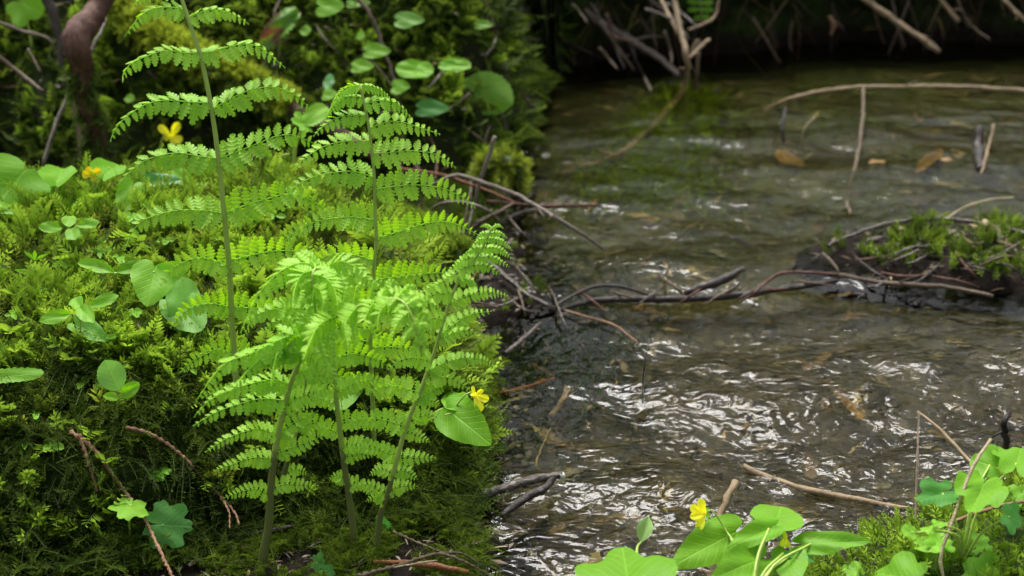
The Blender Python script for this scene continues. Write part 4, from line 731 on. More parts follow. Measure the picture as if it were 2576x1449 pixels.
# --- left side of the mound
plant('violet', 'violet plant with a big heart leaf cut off by the left border', 'plant', (22, 545), [('heart', (55, 437), (-8, 512), 165, .85, .0, -.035, 'violet', dict(cup=.05)), ('heart', (-30, 520), (38, 532), 50, .35, -.04, -.05, 'fresh')], srpx=9)
plant('violet', 'violet with one heart leaf seen edge-on behind the moss at left', 'plant', (148, 566), [('heart', (143, 458), (160, 408), 95, .55, .0, .05, 'violet', dict(cup=.30))], srpx=9)
plant('violet', 'yellow violet blooming above the mound left of the tall fern', 'violet', (396, 462), [('heart', (400, 420), (450, 405), 36, .5, .0, .02, 'fresh')],
      [((430, 345), .0, [(402, 318, 16, -.002), (448, 312, 17, -.002), (456, 352, 17, -.004), (442, 362, 16, -.006), (414, 350, 10, .001)], 'yellow', [(420, 352), (428, 358)], [(400, 440, 0), (400, 388, 0), (408, 352, 0), (418, 338, .002), (430, 345, .002)])])
plant('violet', 'faded orange violet flower before its cupped leaf at the mound crest', 'violet', (232, 548), [('heart', (263, 442), (300, 400), 85, .6, .0, .05, 'violet', dict(cup=.25)), ('heart', (268, 440), (222, 412), 50, .5, .01, .04, 'fresh')],
      [((231, 440), -.01, [(208, 438, 17, -.002), (220, 422, 14, -.001), (250, 428, 16, -.002), (240, 452, 14, -.004)], 'orange', [(230, 450)], [(240, 545, -.01), (236, 500, -.01), (234, 460, -.01), (231, 442, -.006)])], srpx=8)
plant('seedling', 'plant with a dark wet leaf and a pale leaf on the mound crest', 'plant', (430, 500), [('oval', (343, 462), (452, 448), 44, .5, -.02, -.03, 'blue', dict(cup=.22)), ('oval', (488, 468), (432, 424), 44, .8, .0, .01, 'fresh'), ('oval', (470, 478), (520, 462), 26, .4, -.01, -.01, 'fresh'), ('round', (375, 440), (340, 446), 36, .5, .02, .02, 'deep')])
plant('violet', 'violet with a single heart leaf hanging tip down on the mound crest', 'plant', (268, 545), [('heart', (331, 475), (301, 542), 66, .95, -.02, -.045, 'violet', dict(cup=.14))], srpx=8)
plant('seedling', 'seedling with one small shiny oval leaf above the four-leaved one', 'seedling', (220, 560), [('oval', (216, 528), (166, 519), 38, .6, -.0, -.012, 'deep', dict(cup=.2)), ('oval', (214, 526), (206, 495), 30, .6, 0, .02, 'fresh')], srpx=4)
plant('seedling', 'four-leaved seedling left of the tall fern, near the left border', 'seedling', (132, 690), [('oval', (156, 574), (97, 569), 34, .62, 0, -.008, 'fresh'), ('oval', (174, 572), (173, 540), 38, .75, 0, .012, 'fresh', dict(cup=.3)), ('oval', (193, 568), (249, 557), 30, .62, 0, .0, 'fresh'), ('oval', (177, 575), (189, 601), 38, .9, 0, -.012, 'fresh', dict(cup=.3))], srpx=4)
plant('seedling', 'narrow-leaved whorled seedling at the far left of the mound', 'seedling', (74, 735), [('lance', (84, 690), (37, 677), 12, .7, 0, -.004, 'fresh', g0), ('lance', (84, 690), (121, 672), 12, .7, 0, .0, 'fresh', g0), ('lance', (84, 690), (64, 701), 14, .9, 0, -.01, 'fresh', g0), ('lance', (84, 690), (123, 690), 13, .7, 0, -.008, 'fresh', g0), ('lance', (84, 688), (78, 660), 13, .8, 0, .008, 'fresh', g0), ('lance', (88, 655), (60, 631), 9, .8, 0, 0, 'fresh', g0), ('lance', (88, 655), (121, 637), 9, .8, 0, 0, 'fresh', g0), ('lance', (88, 655), (87, 629), 10, .9, 0, 0, 'fresh', g0)], stems=[([(76, 735, 0), (82, 700, 0), (88, 652, 0)], [5, 4])])
plant('seedling', 'seedling spreading two broad oval leaves left of the drooping heart leaf', 'seedling', (291, 752), [('oval', (289, 686), (194, 656), 38, .6, -.005, -.0, 'fresh', dict(cup=.28)), ('oval', (293, 686), (368, 662), 40, .55, -.005, .005, 'violet', dict(cup=.25))], srpx=8)
plant('seedling', 'tiny whorled seedling just behind the two-leaved one', 'seedling', (250, 672), [('lance', (250, 632), (214, 627), 12, .6, 0, 0, 'fresh', g0), ('lance', (250, 632), (284, 626), 15, .6, 0, 0, 'fresh', g0), ('lance', (250, 632), (252, 648), 12, .9, 0, -.01, 'fresh', g0), ('lance', (250, 630), (268, 590), 14, .6, 0, .03, 'fresh', g0), ('lance', (250, 630), (240, 615), 9, .6, 0, .01, 'fresh', g0)], stems=[([(251, 672, 0), (250, 650, 0), (250, 628, 0)], [4, 3])])
plant('seedling', 'small dull whorled seedling under the two-leaved one', 'seedling', (252, 740), [('lance', (248, 712), (230, 698), 13, .8, 0, 0, 'deep', g0), ('lance', (249, 712), (278, 704), 14, .7, 0, 0, 'deep', g0), ('lance', (248, 713), (236, 726), 14, .9, 0, 0, 'deep', g0), ('lance', (249, 713), (266, 720), 12, .8, 0, 0, 'deep', g0)], stems=[([(250, 740, 0), (249, 725, 0), (249, 694, 0)], [4, 3])])
plant('violet', 'violet with a large drooping heart leaf left of the tall fern stem', 'plant', (392, 800), [('heart', (387, 684), (370, 768), 112, .97, -.03, -.055, 'fresh', dict(cup=.10)), ('heart', (398, 700), (478, 664), 66, .85, -.028, -.03, 'fresh')], srpx=8)
plant('violet', 'pale violet with two rounded leaves catching light behind the tall fern', 'plant', (478, 865), [('round', (464, 772), (452, 694), 88, .85, -.005, .01, 'pale', dict(cup=.25)), ('round', (455, 775), (505, 826), 98, .8, -.005, -.03, 'pale', dict(cup=.15)), ('oval', (490, 780), (518, 742), 40, .8, 0, .01, 'fresh')], srpx=7)
plant('seedling', 'bright seedling of four oval leaves on a thin stem, left middle of the mound', 'seedling', (198, 900), [('oval', (178, 789), (99, 806), 38, .65, -.01, -.022, 'fresh', dict(cup=.2, **{'from': (203, 812, -.005)})), ('oval', (206, 774), (180, 748), 40, .8, -.005, .008, 'fresh', dict(cup=.3, **{'from': (204, 800, -.005)})), ('oval', (226, 770), (297, 741), 36, .65, -.005, .0, 'fresh', dict(**{'from': (204, 805, -.005)})), ('oval', (199, 772), (232, 806), 40, .9, -.01, -.03, 'fresh', dict(cup=.25, **{'from': (204, 800, -.005)}))], stems=[([(198, 900, 0), (200, 860, -.005), (204, 800, -.005)], [6, 5])], srpx=4)
plant('seedling', 'seedling with one broad round leaf below the bright four-leaved one', 'seedling', (238, 905), [('round', (210, 825), (262, 852), 56, .75, -.0, -.018, 'pale', dict(cup=.2)), ('oval', (262, 848), (291, 846), 18, .6, -.01, -.015, 'fresh')], srpx=5)
plant('violet', 'upright wet leaf beaded with drops above two small leaves', 'plant', (298, 1080), [('oval', (299, 984), (263, 905), 74, .93, -.005, .0, 'pale', dict(cup=.12, droop=-.1)), ('oval', (303, 1000), (348, 963), 38, .85, -.01, -.01, 'fresh'), ('oval', (298, 1000), (262, 996), 26, .7, -.01, -.02, 'fresh')], srpx=5)
plant('leaf', 'flat toothed leaf reaching in from the left border', 'plant', (-60, 1010), [('jag', (-70, 956), (108, 936), 46, .55, -.01, -.01, 'violet', dict(teeth=.03, cup=.03, droop=.05, wav=.01))], srpx=6)
plant('seedling', 'small round coin leaf under the bright four-leaved seedling', 'seedling', (200, 935), [('round', (196, 918), (204, 893), 38, .7, 0, .008, 'fresh')], srpx=4)
plant('seedling', 'small round leaf at the left border above the toothed leaf', 'seedling', (-10, 930), [('round', (-12, 885), (22, 876), 36, .8, -.0, 0, 'fresh')], srpx=4)
plant('seedling', 'tiny two-leaved seedling in bright moss at left', 'seedling', (122, 1035), [('oval', (120, 1004), (97, 1000), 20, .6, 0, 0, 'fresh'), ('oval', (122, 1004), (150, 1001), 17, .5, 0, 0, 'fresh')], srpx=4)
plant('seedling', 'tiny pale round leaf beside the cedar twig fork', 'seedling', (148, 1120), [('round', (146, 1104), (150, 1086), 28, .6, 0, .006, 'pale')], srpx=3)
plant('foamflower', 'plant with one lobed leaf seen edge-on above dark moss', 'plant', (391, 1240), [('lobed', (396, 1186), (440, 1180), 62, .30, 0, .0, 'fresh', dict(lobes=5, teeth=.03, cup=-.2)), ('lobed', (394, 1186), (352, 1172), 40, .35, 0, .012, 'fresh', dict(lobes=5, teeth=.03, cup=-.1))], srpx=5)
plant('foamflower', 'plant with one toothed leaf on an upright stalk at the lower left', 'plant', (329, 1375), [('lobed', (329, 1270), (306, 1308), 104, .62, -.004, -.028, 'fresh', dict(lobes=5, teeth=.03, cup=-.12))], srpx=8)
plant('foamflower', 'large blue-green lobed leaf lying flat at the lower left', 'plant', (425, 1372), [('lobed', (410, 1320), (502, 1326), 125, .93, -.012, -.015, 'deep', dict(lobes=7, teeth=.04, cup=.02, droop=.1))], srpx=5)
plant('foamflower', 'small lobed leaf beside the rusty cedar sprig at the lower border', 'plant', (800, 1448), [('lobed', (797, 1414), (822, 1418), 54, .9, -.0, -.0, 'deep', dict(lobes=5, teeth=.03)), ('lobed', (820, 1436), (850, 1446), 40, .7, -.01, -.01, 'deep', dict(lobes=5, teeth=.03))], srpx=3)
plant('foamflower', 'small toothed leaf dangling from the foot of the right fern stem', 'plant', (943, 1330), [('jag', (950, 1298), (990, 1366), 40, .9, -.01, -.012, 'deep', dict(teeth=.04, cup=.25))], srpx=4)
plant('seedling', 'dull broad leaf half buried in moss left of the seedlings', 'seedling', (70, 920), [('round', (55, 880), (80, 850), 66, .55, 0, .02, 'old'), ('round', (110, 870), (130, 845), 60, .5, .01, .03, 'old')], srpx=3)
plant('fern_leaflet', 'short toothed leaf poking out of moss beside the round pale leaves', 'plant', (395, 830), [('jag', (430, 798), (362, 815), 26, .6, -.0, -.01, 'fresh', dict(teeth=.05))], srpx=4)
# --- at the mound edge
plant('violet', 'yellow violet with a broad heart leaf over the water at the mound edge', 'violet', (1052, 1110), [('heart', (1139, 1040), (1230, 1112), 112, .93, -.02, -.05, 'violet', dict(cup=.05, droop=.25)), ('heart', (1150, 1016), (1120, 978), 66, .6, -.01, .02, 'violet', dict(cup=.1)), ('oval', (1172, 1010), (1182, 1012), 10, .6, -.01, -.01, 'fresh')],
      [((1194, 997), -.02, [(1189, 973, 8, .002), (1213, 982, 10, .0), (1227, 1004, 17, -.002), (1209, 1032, 19, -.006), (1184, 990, 6, .003)], 'yellow', [(1180, 992), (1184, 1000), (1186, 984)], [(1068, 1180, -.01), (1106, 1130, -.01), (1140, 1035, -.015), (1172, 992, -.018), (1185, 986, -.016), (1194, 997, -.016)])], srpx=9)
plant('violet', 'broad violet leaves half hidden behind the middle fern stems', 'plant', (850, 1080), [('heart', (853, 950), (850, 1022), 150, .62, .03, -.02, 'violet', dict(cup=.10)), ('heart', (800, 968), (776, 945), 60, .6, .02, .03, 'fresh'), ('round', (720, 1000), (680, 985), 60, .6, .02, .02, 'deep')], srpx=6)
# --- right corner, close to the camera
plant('foamflower', 'large soft lobed leaf at the lower border right of centre', 'plant', (1600, 1560, .70), [('lobed', (1580, 1462), (1560, 1350), 262, .66, .0, .06, 'violet', dict(lobes=5, teeth=.02, cup=.02, droop=.12)), ('lance', (1612, 1364), (1632, 1298), 44, .9, .12, .13, 'hair', dict(cup=.5, teeth=.03, **{'from': (1600, 1450, .06)}))], srpx=8)
plant('violet', 'yellow violet with smooth heart leaves in front of the near riffle', 'violet', (1890, 1560, .70), [
  ('heart', (1834, 1346), (1695, 1418), 118, .80, .08, .045, 'violet', dict(cup=.05)), ('heart', (1950, 1318), (1968, 1262), 135, .72, .07, .10, 'violet', dict(cup=.18)), ('heart', (1934, 1330), (1832, 1376), 66, .6, .06, .04, 'violet'),
  ('heart', (2040, 1368), (2190, 1354), 66, .5, .06, .05, 'violet', dict(cup=.05)), ('heart', (1905, 1410), (1800, 1448), 108, .75, .04, .01, 'violet'), ('heart', (1985, 1400), (1995, 1470), 92, .7, .05, .02, 'violet'), ('oval', (1970, 1392), (2055, 1408), 30, .5, .05, .05, 'deep')],
  [((1772, 1292), .08, [(1740, 1276, 18, .0), (1762, 1258, 17, .002), (1740, 1300, 17, -.004), (1758, 1330, 17, -.006), (1752, 1310, 14, -.003)], 'yellow', [(1790, 1300), (1786, 1310), (1784, 1276)], [(1885, 1500, .02), (1856, 1385, .06), (1827, 1336, .08), (1796, 1288, .082), (1784, 1284, .082), (1773, 1291, .082)]),
   ((1976, 1352), .06, [(1968, 1374, 15, -.003), (1980, 1376, 15, -.001), (1974, 1376, 14, .002)], 'yellow', [(1984, 1368), (1966, 1366)], [(1970, 1440, .04), (1962, 1380, .06), (1964, 1350, .062), (1974, 1346, .062)])], srpx=9)
plant('foamflower', 'cluster of lobed leaves on the mossy right corner', 'plant', (2420, 1420), [
  ('lobed', (2370, 1240), (2300, 1262), 96, .55, .02, .0, 'deep', dict(lobes=5, teeth=.03)), ('lobed', (2470, 1228), (2440, 1292), 130, .72, .01, -.03, 'violet', dict(lobes=5, teeth=.02)), ('lobed', (2490, 1170), (2430, 1150), 110, .62, .05, .06, 'violet', dict(lobes=5, teeth=.02)),
  ('lobed', (2558, 1165), (2570, 1112), 130, .72, .04, .07, 'violet', dict(lobes=5, teeth=.02)), ('lobed', (2540, 1300), (2580, 1320), 90, .6, -.02, -.02, 'deep', dict(lobes=5)), ('round', (2292, 1340), (2268, 1330), 44, .4, -.05, -.05, 'fresh'), ('round', (2336, 1335), (2325, 1322), 36, .5, -.04, -.03, 'fresh'), ('round', (2362, 1320), (2368, 1308), 40, .5, -.04, -.03, 'fresh')], srpx=7)
plant('violet', 'low pair of leaves among moss under the bleached grass stem', 'plant', (2350, 1440), [('lobed', (2350, 1370), (2290, 1350), 86, .5, -.0, .02, 'fresh', dict(lobes=5)), ('lobed', (2360, 1370), (2400, 1350), 76, .5, .0, .01, 'fresh', dict(lobes=5)), ('lobed', (2270, 1450), (2180, 1436), 150, .45, -.03, -.01, 'violet', dict(lobes=5))], srpx=6)
# --- behind the mound and on the mossy wall
plant('foamflower', 'jagged leaf on a tall stalk rising between the two tall ferns', 'plant', (736, 478), [('lobed', (763, 312), (728, 300), 75, .45, .0, -.01, 'fresh', dict(lobes=5, teeth=.05)), ('jag', (765, 312), (826, 262), 58, .8, .0, .03, 'fresh', dict(teeth=.06))], srpx=10)
plant('seedling', 'fat green bud on a hooked stalk behind the mound crest', 'seedling', (700, 480), [('oval', (703, 440), (724, 414), 22, .9, 0, 0, 'fresh', dict(cup=.6, nostalk=True)), ('oval', (705, 440), (720, 412), 20, .3, 0, 0, 'pale', dict(cup=.6, nostalk=True))], stems=[([(698, 480, 0), (700, 430, 0), (706, 398, 0), (712, 390, 0), (728, 388, 0)], [6, 5, 4, 5]), ([(699, 478, 0), (701, 455, 0), (703, 440, 0)], [5, 4])])
plant('leaf', 'large leaf turning red at its edge, on the wall behind the tall fern', 'leaf', (700, 150, 1.86), [('jag', (745, 20), (660, 118), 62, .8, .0, -.03, 'red', dict(teeth=.05, wav=.08)), ('jag', (718, 70), (745, 20), 45, .7, -.01, .0, 'red', dict(teeth=.04, wav=.1))], srpx=6)
plant('fallen_leaf', 'broad olive leaf with browned edges hanging over the dark hole', 'leaf', (1165, 192, 1.86), [('oval', (1162, 205), (1290, 258), 112, .85, -.0, -.02, 'old', dict(cup=-.1, droop=.25, nostalk=True))])
plant('violet', 'green lobed leaf in the upper left corner', 'leaf', (80, 120, 1.75), [('lobed', (60, 10), (118, 40), 130, .7, 0, 0, 'violet', dict(lobes=5))], srpx=6)
plant('violet', 'pair of wide pale leaves spread flat over the mossy wall edge', 'plant', (1100, 215), [('fan', (1045, 178), (985, 172), 60, .5, -.06, -.07, 'fresh'), ('fan', (1050, 178), (1098, 178), 55, .5, -.06, -.07, 'fresh'), ('fan', (1140, 166), (1196, 162), 44, .5, -.05, -.05, 'fresh'), ('fan', (1136, 166), (1095, 164), 36, .5, -.05, -.05, 'fresh')], srpx=5)
WL = [('pale green leaf on the wall just above the middle fern tip', (952, 126), 58, 34, 'fresh'), ('small green leaf left of the pale wall leaf', (915, 164), 48, 30, 'fresh'), ('glossy pale leaf high on the mossy wall', (1034, 48), 62, 36, 'pale'), ('round green leaf at the top of the wall near the upper border', (834, 12), 58, 50, 'violet'), ('shiny wall leaf between the two tall ferns', (824, 204), 28, 36, 'blue'),
      ('small green leaf under the shiny wall leaf', (832, 236), 32, 26, 'fresh'), ('green leaf to the right of the middle fern tip', (1010, 216), 38, 34, 'violet'), ('dull blue-green leaf low on the wall right of the middle fern', (1092, 270), 70, 38, 'deep'), ('small yellow-green leaf high on the wall', (905, 88), 22, 20, 'fresh'), ('tiny round leaf left of the wall stems', (765, 75), 30, 24, 'fresh'),
      ('tiny leaf low on the moss left of the tall fern stem', (323, 246), 26, 20, 'fresh'), ('small leaf near the upper border over the pale wall leaves', (1220, 60), 40, 20, 'old'), ('yellow moss-green leaf at the top of the wall', (905, 5), 50, 22, 'old')]
for lb, (x, y), wpx, hpx, m in WL:
    q = gnd(x, y); plant('wall_leaf', lb, 'leaf', (x, y + hpx, float(q[1]) - .02), [('heart' if wpx > 30 else 'oval', (x - wpx * .38, y + 3), (x + wpx * .55, y), hpx * 1.35, .6, -.03, -.035, m, dict(cup=.1))], srpx=4)
t = plant('leafy_sprig', 'bright green leafy sprig hanging at the top of the far bank', 'plant', (1765, -20, 2.32), [('oval', (1762, 8), (1728, 2), 16, .7, 0, 0, 'fresh', g0), ('oval', (1762, 8), (1796, 4), 16, .7, 0, 0, 'fresh', g0), ('oval', (1763, 24), (1728, 24), 16, .7, 0, 0, 'fresh', g0), ('oval', (1763, 24), (1798, 24), 17, .7, 0, 0, 'fresh', g0), ('oval', (1764, 40), (1742, 50), 16, .7, 0, 0, 'fresh', g0), ('oval', (1764, 40), (1790, 46), 16, .7, 0, 0, 'fresh', g0)], stems=[([(1760, -30, 0), (1762, 5, 0), (1765, 48, 0)], [5, 3])])
# leaves sunk in or caught by the stream
for lb, a, b_, wpx, z, m in [('yellow leaf caught at the surface in the far stream', (2185, 412), (2228, 400), 22, 'w', 'tan'), ('pale leaf lying in the far stream right of the dangling twig', (2365, 402), (2402, 400), 22, 'w', 'tan'), ('broad yellow leaf sunk in the far stream', (1960, 400), (2010, 450), 60, 'b.006', 'tan'), ('narrow tan leaf sunk in the near riffle', (2090, 1008), (2175, 1060), 26, 'b.010', 'tan'),
      ('orange leaf scrap at the waterline under the dam', (1480, 545), (1502, 515), 10, 'b.016', 'tan'), ('long yellow leaf sunk near the mid stream', (2070, 760), (2150, 742), 12, 'b.014', 'tan'), ('large tan leaf sunk in the upper stream', (2300, 470), (2370, 400), 40, 'b.004', 'tan')]:
    A, T = pt(*a, z), pt(*b_, z); o = thing('sunken_leaf', lb, 'leaf', A); put_leaf(o, A, T, wpx * mpp(A), .2, G[m], 'oval', 'blade', len(lb), teeth=0, cup=.1)
    ch = o.children[0]; ch.parent = None; ch.location = o.location; bpy.data.objects.remove(o); ch.name = 'sunken_leaf'; tag(ch, lb, 'leaf')
# distinct moss shoots on the dark face
for lb, p, s, n, m in [('palm-shaped moss shoot with drooping arms near the lower left corner', (95, 1352), .034, 15, MD), ('drooping palm-like moss shoot on the dark middle of the face', (480, 1205), .036, 16, MD), ('palm-like moss shoot at the lower border below the lobed leaf', (320, 1400), .030, 13, MD), ('pale star-shaped moss shoot left of the fern foot', (555, 1220), .017, 14, MY), ('tall upright bright moss shoot beside the wet leaf', (300, 1075), .034, 1, MY), ('bright moss shoot pair in the middle of the mound face', (430, 1030), .026, 2, MM)]:
    b0 = gnd(*p); o = thing('moss_shoot', lb, 'moss', b0)
    if n > 3:
        a = np.arange(n) * 2.4; A = np.stack([np.cos(a), np.sin(a) - .25, .35 + .3 * np.sin(a * 3)], 1); P = np.repeat((b0 + [0, -.006, .014])[None], n, 0); X = np.repeat(np.array([[0, -.4, -1.0]]), n, 0) + A * .2
        V, F, Cc = scatter(HA if m is MD else ST, P, A, X, np.full(n, s) * rng.uniform(.8, 1.1, n), rng.random(n), np.full(n, .9))
    else:
        P = np.repeat(b0[None], n * 3, 0) + rng.normal(0, .003, (n * 3, 3)); V, F, Cc = scatter(ST, P, np.array([0, -.15, 1]) + rng.normal(0, .2, (n * 3, 3)), rng.normal(0, 1, (n * 3, 3)), np.full(n * 3, s) * rng.uniform(.7, 1.1, n * 3), rng.random(n * 3), np.full(n * 3, 1.0))
    mk('fronds', V, F, m, o, mv=Cc, smooth=False); V, F = tube(curve([b0, b0 + [0, -.003, .008], b0 + [0, -.006, .014]], 5), [.0012, .0009], 6); mk('stalk', V, F, G['stemdark'], o)

r_ = np.random.default_rng(31)
for x, y in [(300, 700), (560, 640), (180, 640), (610, 520), (740, 530), (420, 650), (30, 850), (62, 775), (418, 565), (470, 605), (645, 565), (690, 590), (765, 600), (335, 605), (352, 565), (545, 725), (515, 702), (150, 725), (335, 835), (108, 785), (450, 870), (392, 905), (345, 945), (92, 1085), (205, 1005), (62, 1160), (640, 845), (730, 700), (520, 600), (250, 1000), (660, 500), (590, 470), (860, 590), (480, 975), (130, 1180)]:
    n = int(r_.integers(2, 5)); a0 = r_.uniform(0, 6.28); h = r_.uniform(36, 62); lv = []
    for k in range(n):
        a = a0 + 6.28 * k / n + r_.normal(0, .2); l = r_.uniform(18, 32); lv.append((['oval', 'lance', 'oval'][int(r_.integers(0, 3))], (x + math.cos(a) * 3, y - h), (x + math.cos(a) * l, y - h - math.sin(a) * l * .45), l * r_.uniform(.5, .75), .6, 0, .012 * math.sin(a), 'fresh', dict(nostalk=True, cup=.2)))
    plant('seedling', 'tiny bright green seedling sprouting from the moss of the left mound', 'seedling', (x, y), lv, stems=[([(x, y + 4, 0), (x + r_.normal(0, 2), y - h * .5, 0), (x, y - h, 0)], [4, 3])], group='tiny seedlings in the mound moss')
for lb, p, q, wp, m in [('soft lobed leaf low in the moss at the lower right border', (2470, 1440), (2420, 1400), 120, 'violet'), ('small lobed leaf on the corner moss near the rusty twig', (2450, 1370), (2490, 1340), 84, 'fresh'), ('upright leaf at the right border above the rusty twig', (2560, 1250), (2590, 1215), 70, 'violet'), ('small pale leaf at the foot of the corner moss', (2150, 1440), (2110, 1420), 60, 'fresh')]:
    g_ = gnd(p[0], p[1] + 30); plant('foamflower', lb, 'leaf', (p[0], p[1] + 60, float(g_[1])), [('lobed', p, q, wp, .6, .0, .01, m, dict(lobes=5, teeth=.03))], srpx=5)

# ============================================================ ferns
def pinnule_geo(lobes, pointed, wid, nrow=32):
    V, F, U = [], [], []
    for i in range(nrow + 1):
        s = i / nrow; q = min(1, (s + .10) / .36) ** .7
        h = wid * q * ((1 - s) ** .8 * (1 + .85 * s) if pointed else (1 - s ** 3.6) ** .75 * (1 - .12 * s)); ph = (s * lobes + .1) % 1.0; lob = math.sin(math.pi * min(1, ph * 1.15) if ph < .87 else math.pi) ** .55 if ph < .87 else 0
        h *= .60 + .46 * lob
        if i == nrow: h = .006
        for y in (-1, -.5, 0, .5, 1): V.append((s + .075 * (abs(y) == 1) * lob, y * h, .10 * abs(y) - .16 * s * s)); U.append((s, y * h))
    for i in range(nrow):
        for j in range(4): a = i * 5 + j; F.append((a, a + 5, a + 6, a + 1))
    return np.array(V) * [1, 1, .6], np.array(F), np.array(U)
SHAPES = {'p': pinnule_geo(5, True, .315), 'r': pinnule_geo(4, False, .32)}
def pinna(parent, P, Lm, up=.4, n=None, fwd=.30, mat='fern', seed=0, crowd=1.0, shape='r'):
    """one pinna: a thin midrib and two rows of lobed pinnules"""
    PV, PF, PU = SHAPES[shape]; Lm = Lm * 1.22; r = np.random.default_rng(seed + 17); C = curve(P, 60); L = np.linalg.norm(np.diff(C, axis=0), axis=1).sum(); T = nrm(np.gradient(C, axis=0)); n = n or int(np.clip(L / (Lm * .37) * crowd, 8, 24))
    out = np.array([0, -.35, -1.0]); Vs, Fs, Us = [], [], []; k = 0
    ts = 1 - (1 - np.linspace(.035, .985, n)) ** 1.12
    for i, t in enumerate(ts):
        c = C[int(t * 59)]; a = T[int(t * 59)]; prof = min(1, .70 + t * 3) * (1 - t) ** .62 * 1.03 + .04
        lo = np.array([0, -.55, -.85]); hi = np.array([0, 1 - .9 * up, -.12 + 1.1 * up ** 1.2])
        for d0, q in ((lo, 1.0), (hi, .97)):
            d = nrm(d0 - a * np.dot(d0, a)); f = fwd + .25 * t + r.normal(0, .07); d = nrm(d + a * f + r.normal(0, .08, 3)); nn = nrm(np.cross(a, d)); 
            if np.dot(nn, TOCAM(c)) < 0: nn = -nn
            nn = nrm(nn + r.normal(0, .16, 3)); nn = nrm(nn - d * np.dot(nn, d)); y = np.cross(nn, d); l = Lm * prof * q * r.uniform(.86, 1.08); wd = l * (1.0 if t < .8 else .9)
            Vs.append(c + PV[:, :1] * l * d + PV[:, 1:2] * wd * y * 1.02 + PV[:, 2:] * l * nn * .9); Fs.append(PF + k); k += len(PV); Us.append(PU)
    tv, tf = tube(C, [Lm * .035, Lm * .012], 5); Vs.append(tv); nf = len(tf)
    F = [tuple(f) for f in np.vstack(Fs)] + [tuple(i + k for i in f) for f in tf]; Us.append(np.zeros((len(tv), 2)))
    return mk('pinna', np.vstack(Vs), F, G[mat], parent, uv=np.vstack(Us))
def frond(label, base, rachis, pins, r0=14, r1=4, dark=.25, auto=(), mat='fern'):
    """rachis: (px, py, dY) from the base up; pins: (path of (px, py, dY), pinnule length px, upper share)"""
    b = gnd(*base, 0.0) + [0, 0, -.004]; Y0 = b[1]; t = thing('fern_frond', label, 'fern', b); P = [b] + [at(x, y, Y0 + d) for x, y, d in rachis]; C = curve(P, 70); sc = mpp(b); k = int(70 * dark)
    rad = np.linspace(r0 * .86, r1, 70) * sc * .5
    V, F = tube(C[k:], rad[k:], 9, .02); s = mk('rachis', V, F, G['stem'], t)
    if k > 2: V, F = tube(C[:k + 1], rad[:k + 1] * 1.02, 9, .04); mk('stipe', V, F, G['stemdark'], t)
    xs = np.array([[*((C[i] - CAM) @ np.stack([RT, UPV, FWD]).T)] for i in range(70)]); spx = 1288 + xs[:, 0] / xs[:, 2] / TX * 1288; spy = 724.5 - xs[:, 1] / xs[:, 2] / TX * 1288
    for q, p in enumerate(pins):
        path, Lp, up = p[:3]; a = path[0]; j = int(np.argmin((spx - a[0]) ** 2 + (spy - a[1]) ** 2)); Pj = [C[j]]
        for x, y, *d in path[1:]: Pj.append(at(x, y, C[j][1] + (d[0] if d else 0)))
        pinna(t, Pj, Lp * mpp(C[j]), up, seed=q * 13 + len(label), mat=mat, shape='p' if a[1] < 840 else 'r', **(p[3] if len(p) > 3 else {}))
    for t0, t1, na, La, Lp, dr in auto:
        for i in range(na):
            u = i / max(na - 1, 1); j = int((t0 + (t1 - t0) * u) * 69); a = nrm(C[min(j + 1, 69)] - C[j - 1]); sd = nrm(np.cross(a, TOCAM(C[j]) * .8 + np.array([0, 0, .7]))); L = La * (1 - u) ** .65 * mpp(C[j]) + .006
            for sgn in (-1, 1):
                q = sd * sgn; e = C[j] + (q * .88 + a * .40 + np.array([0, -.10, -dr])) * L; m = C[j] + (q * .55 + a * .12 + np.array([0, 0, .06])) * L
                pinna(t, [C[j], m, e], Lp * (1 - u * .75) * mpp(C[j]), .35, seed=i * 5 + sgn, mat=mat, shape='p')
    return t
def dz(pts, d):                                # depth change growing along a pinna
    n = len(pts) - 1; return [(x, y, d * (i / n) ** 1.3) for i, (x, y) in enumerate(pts)]
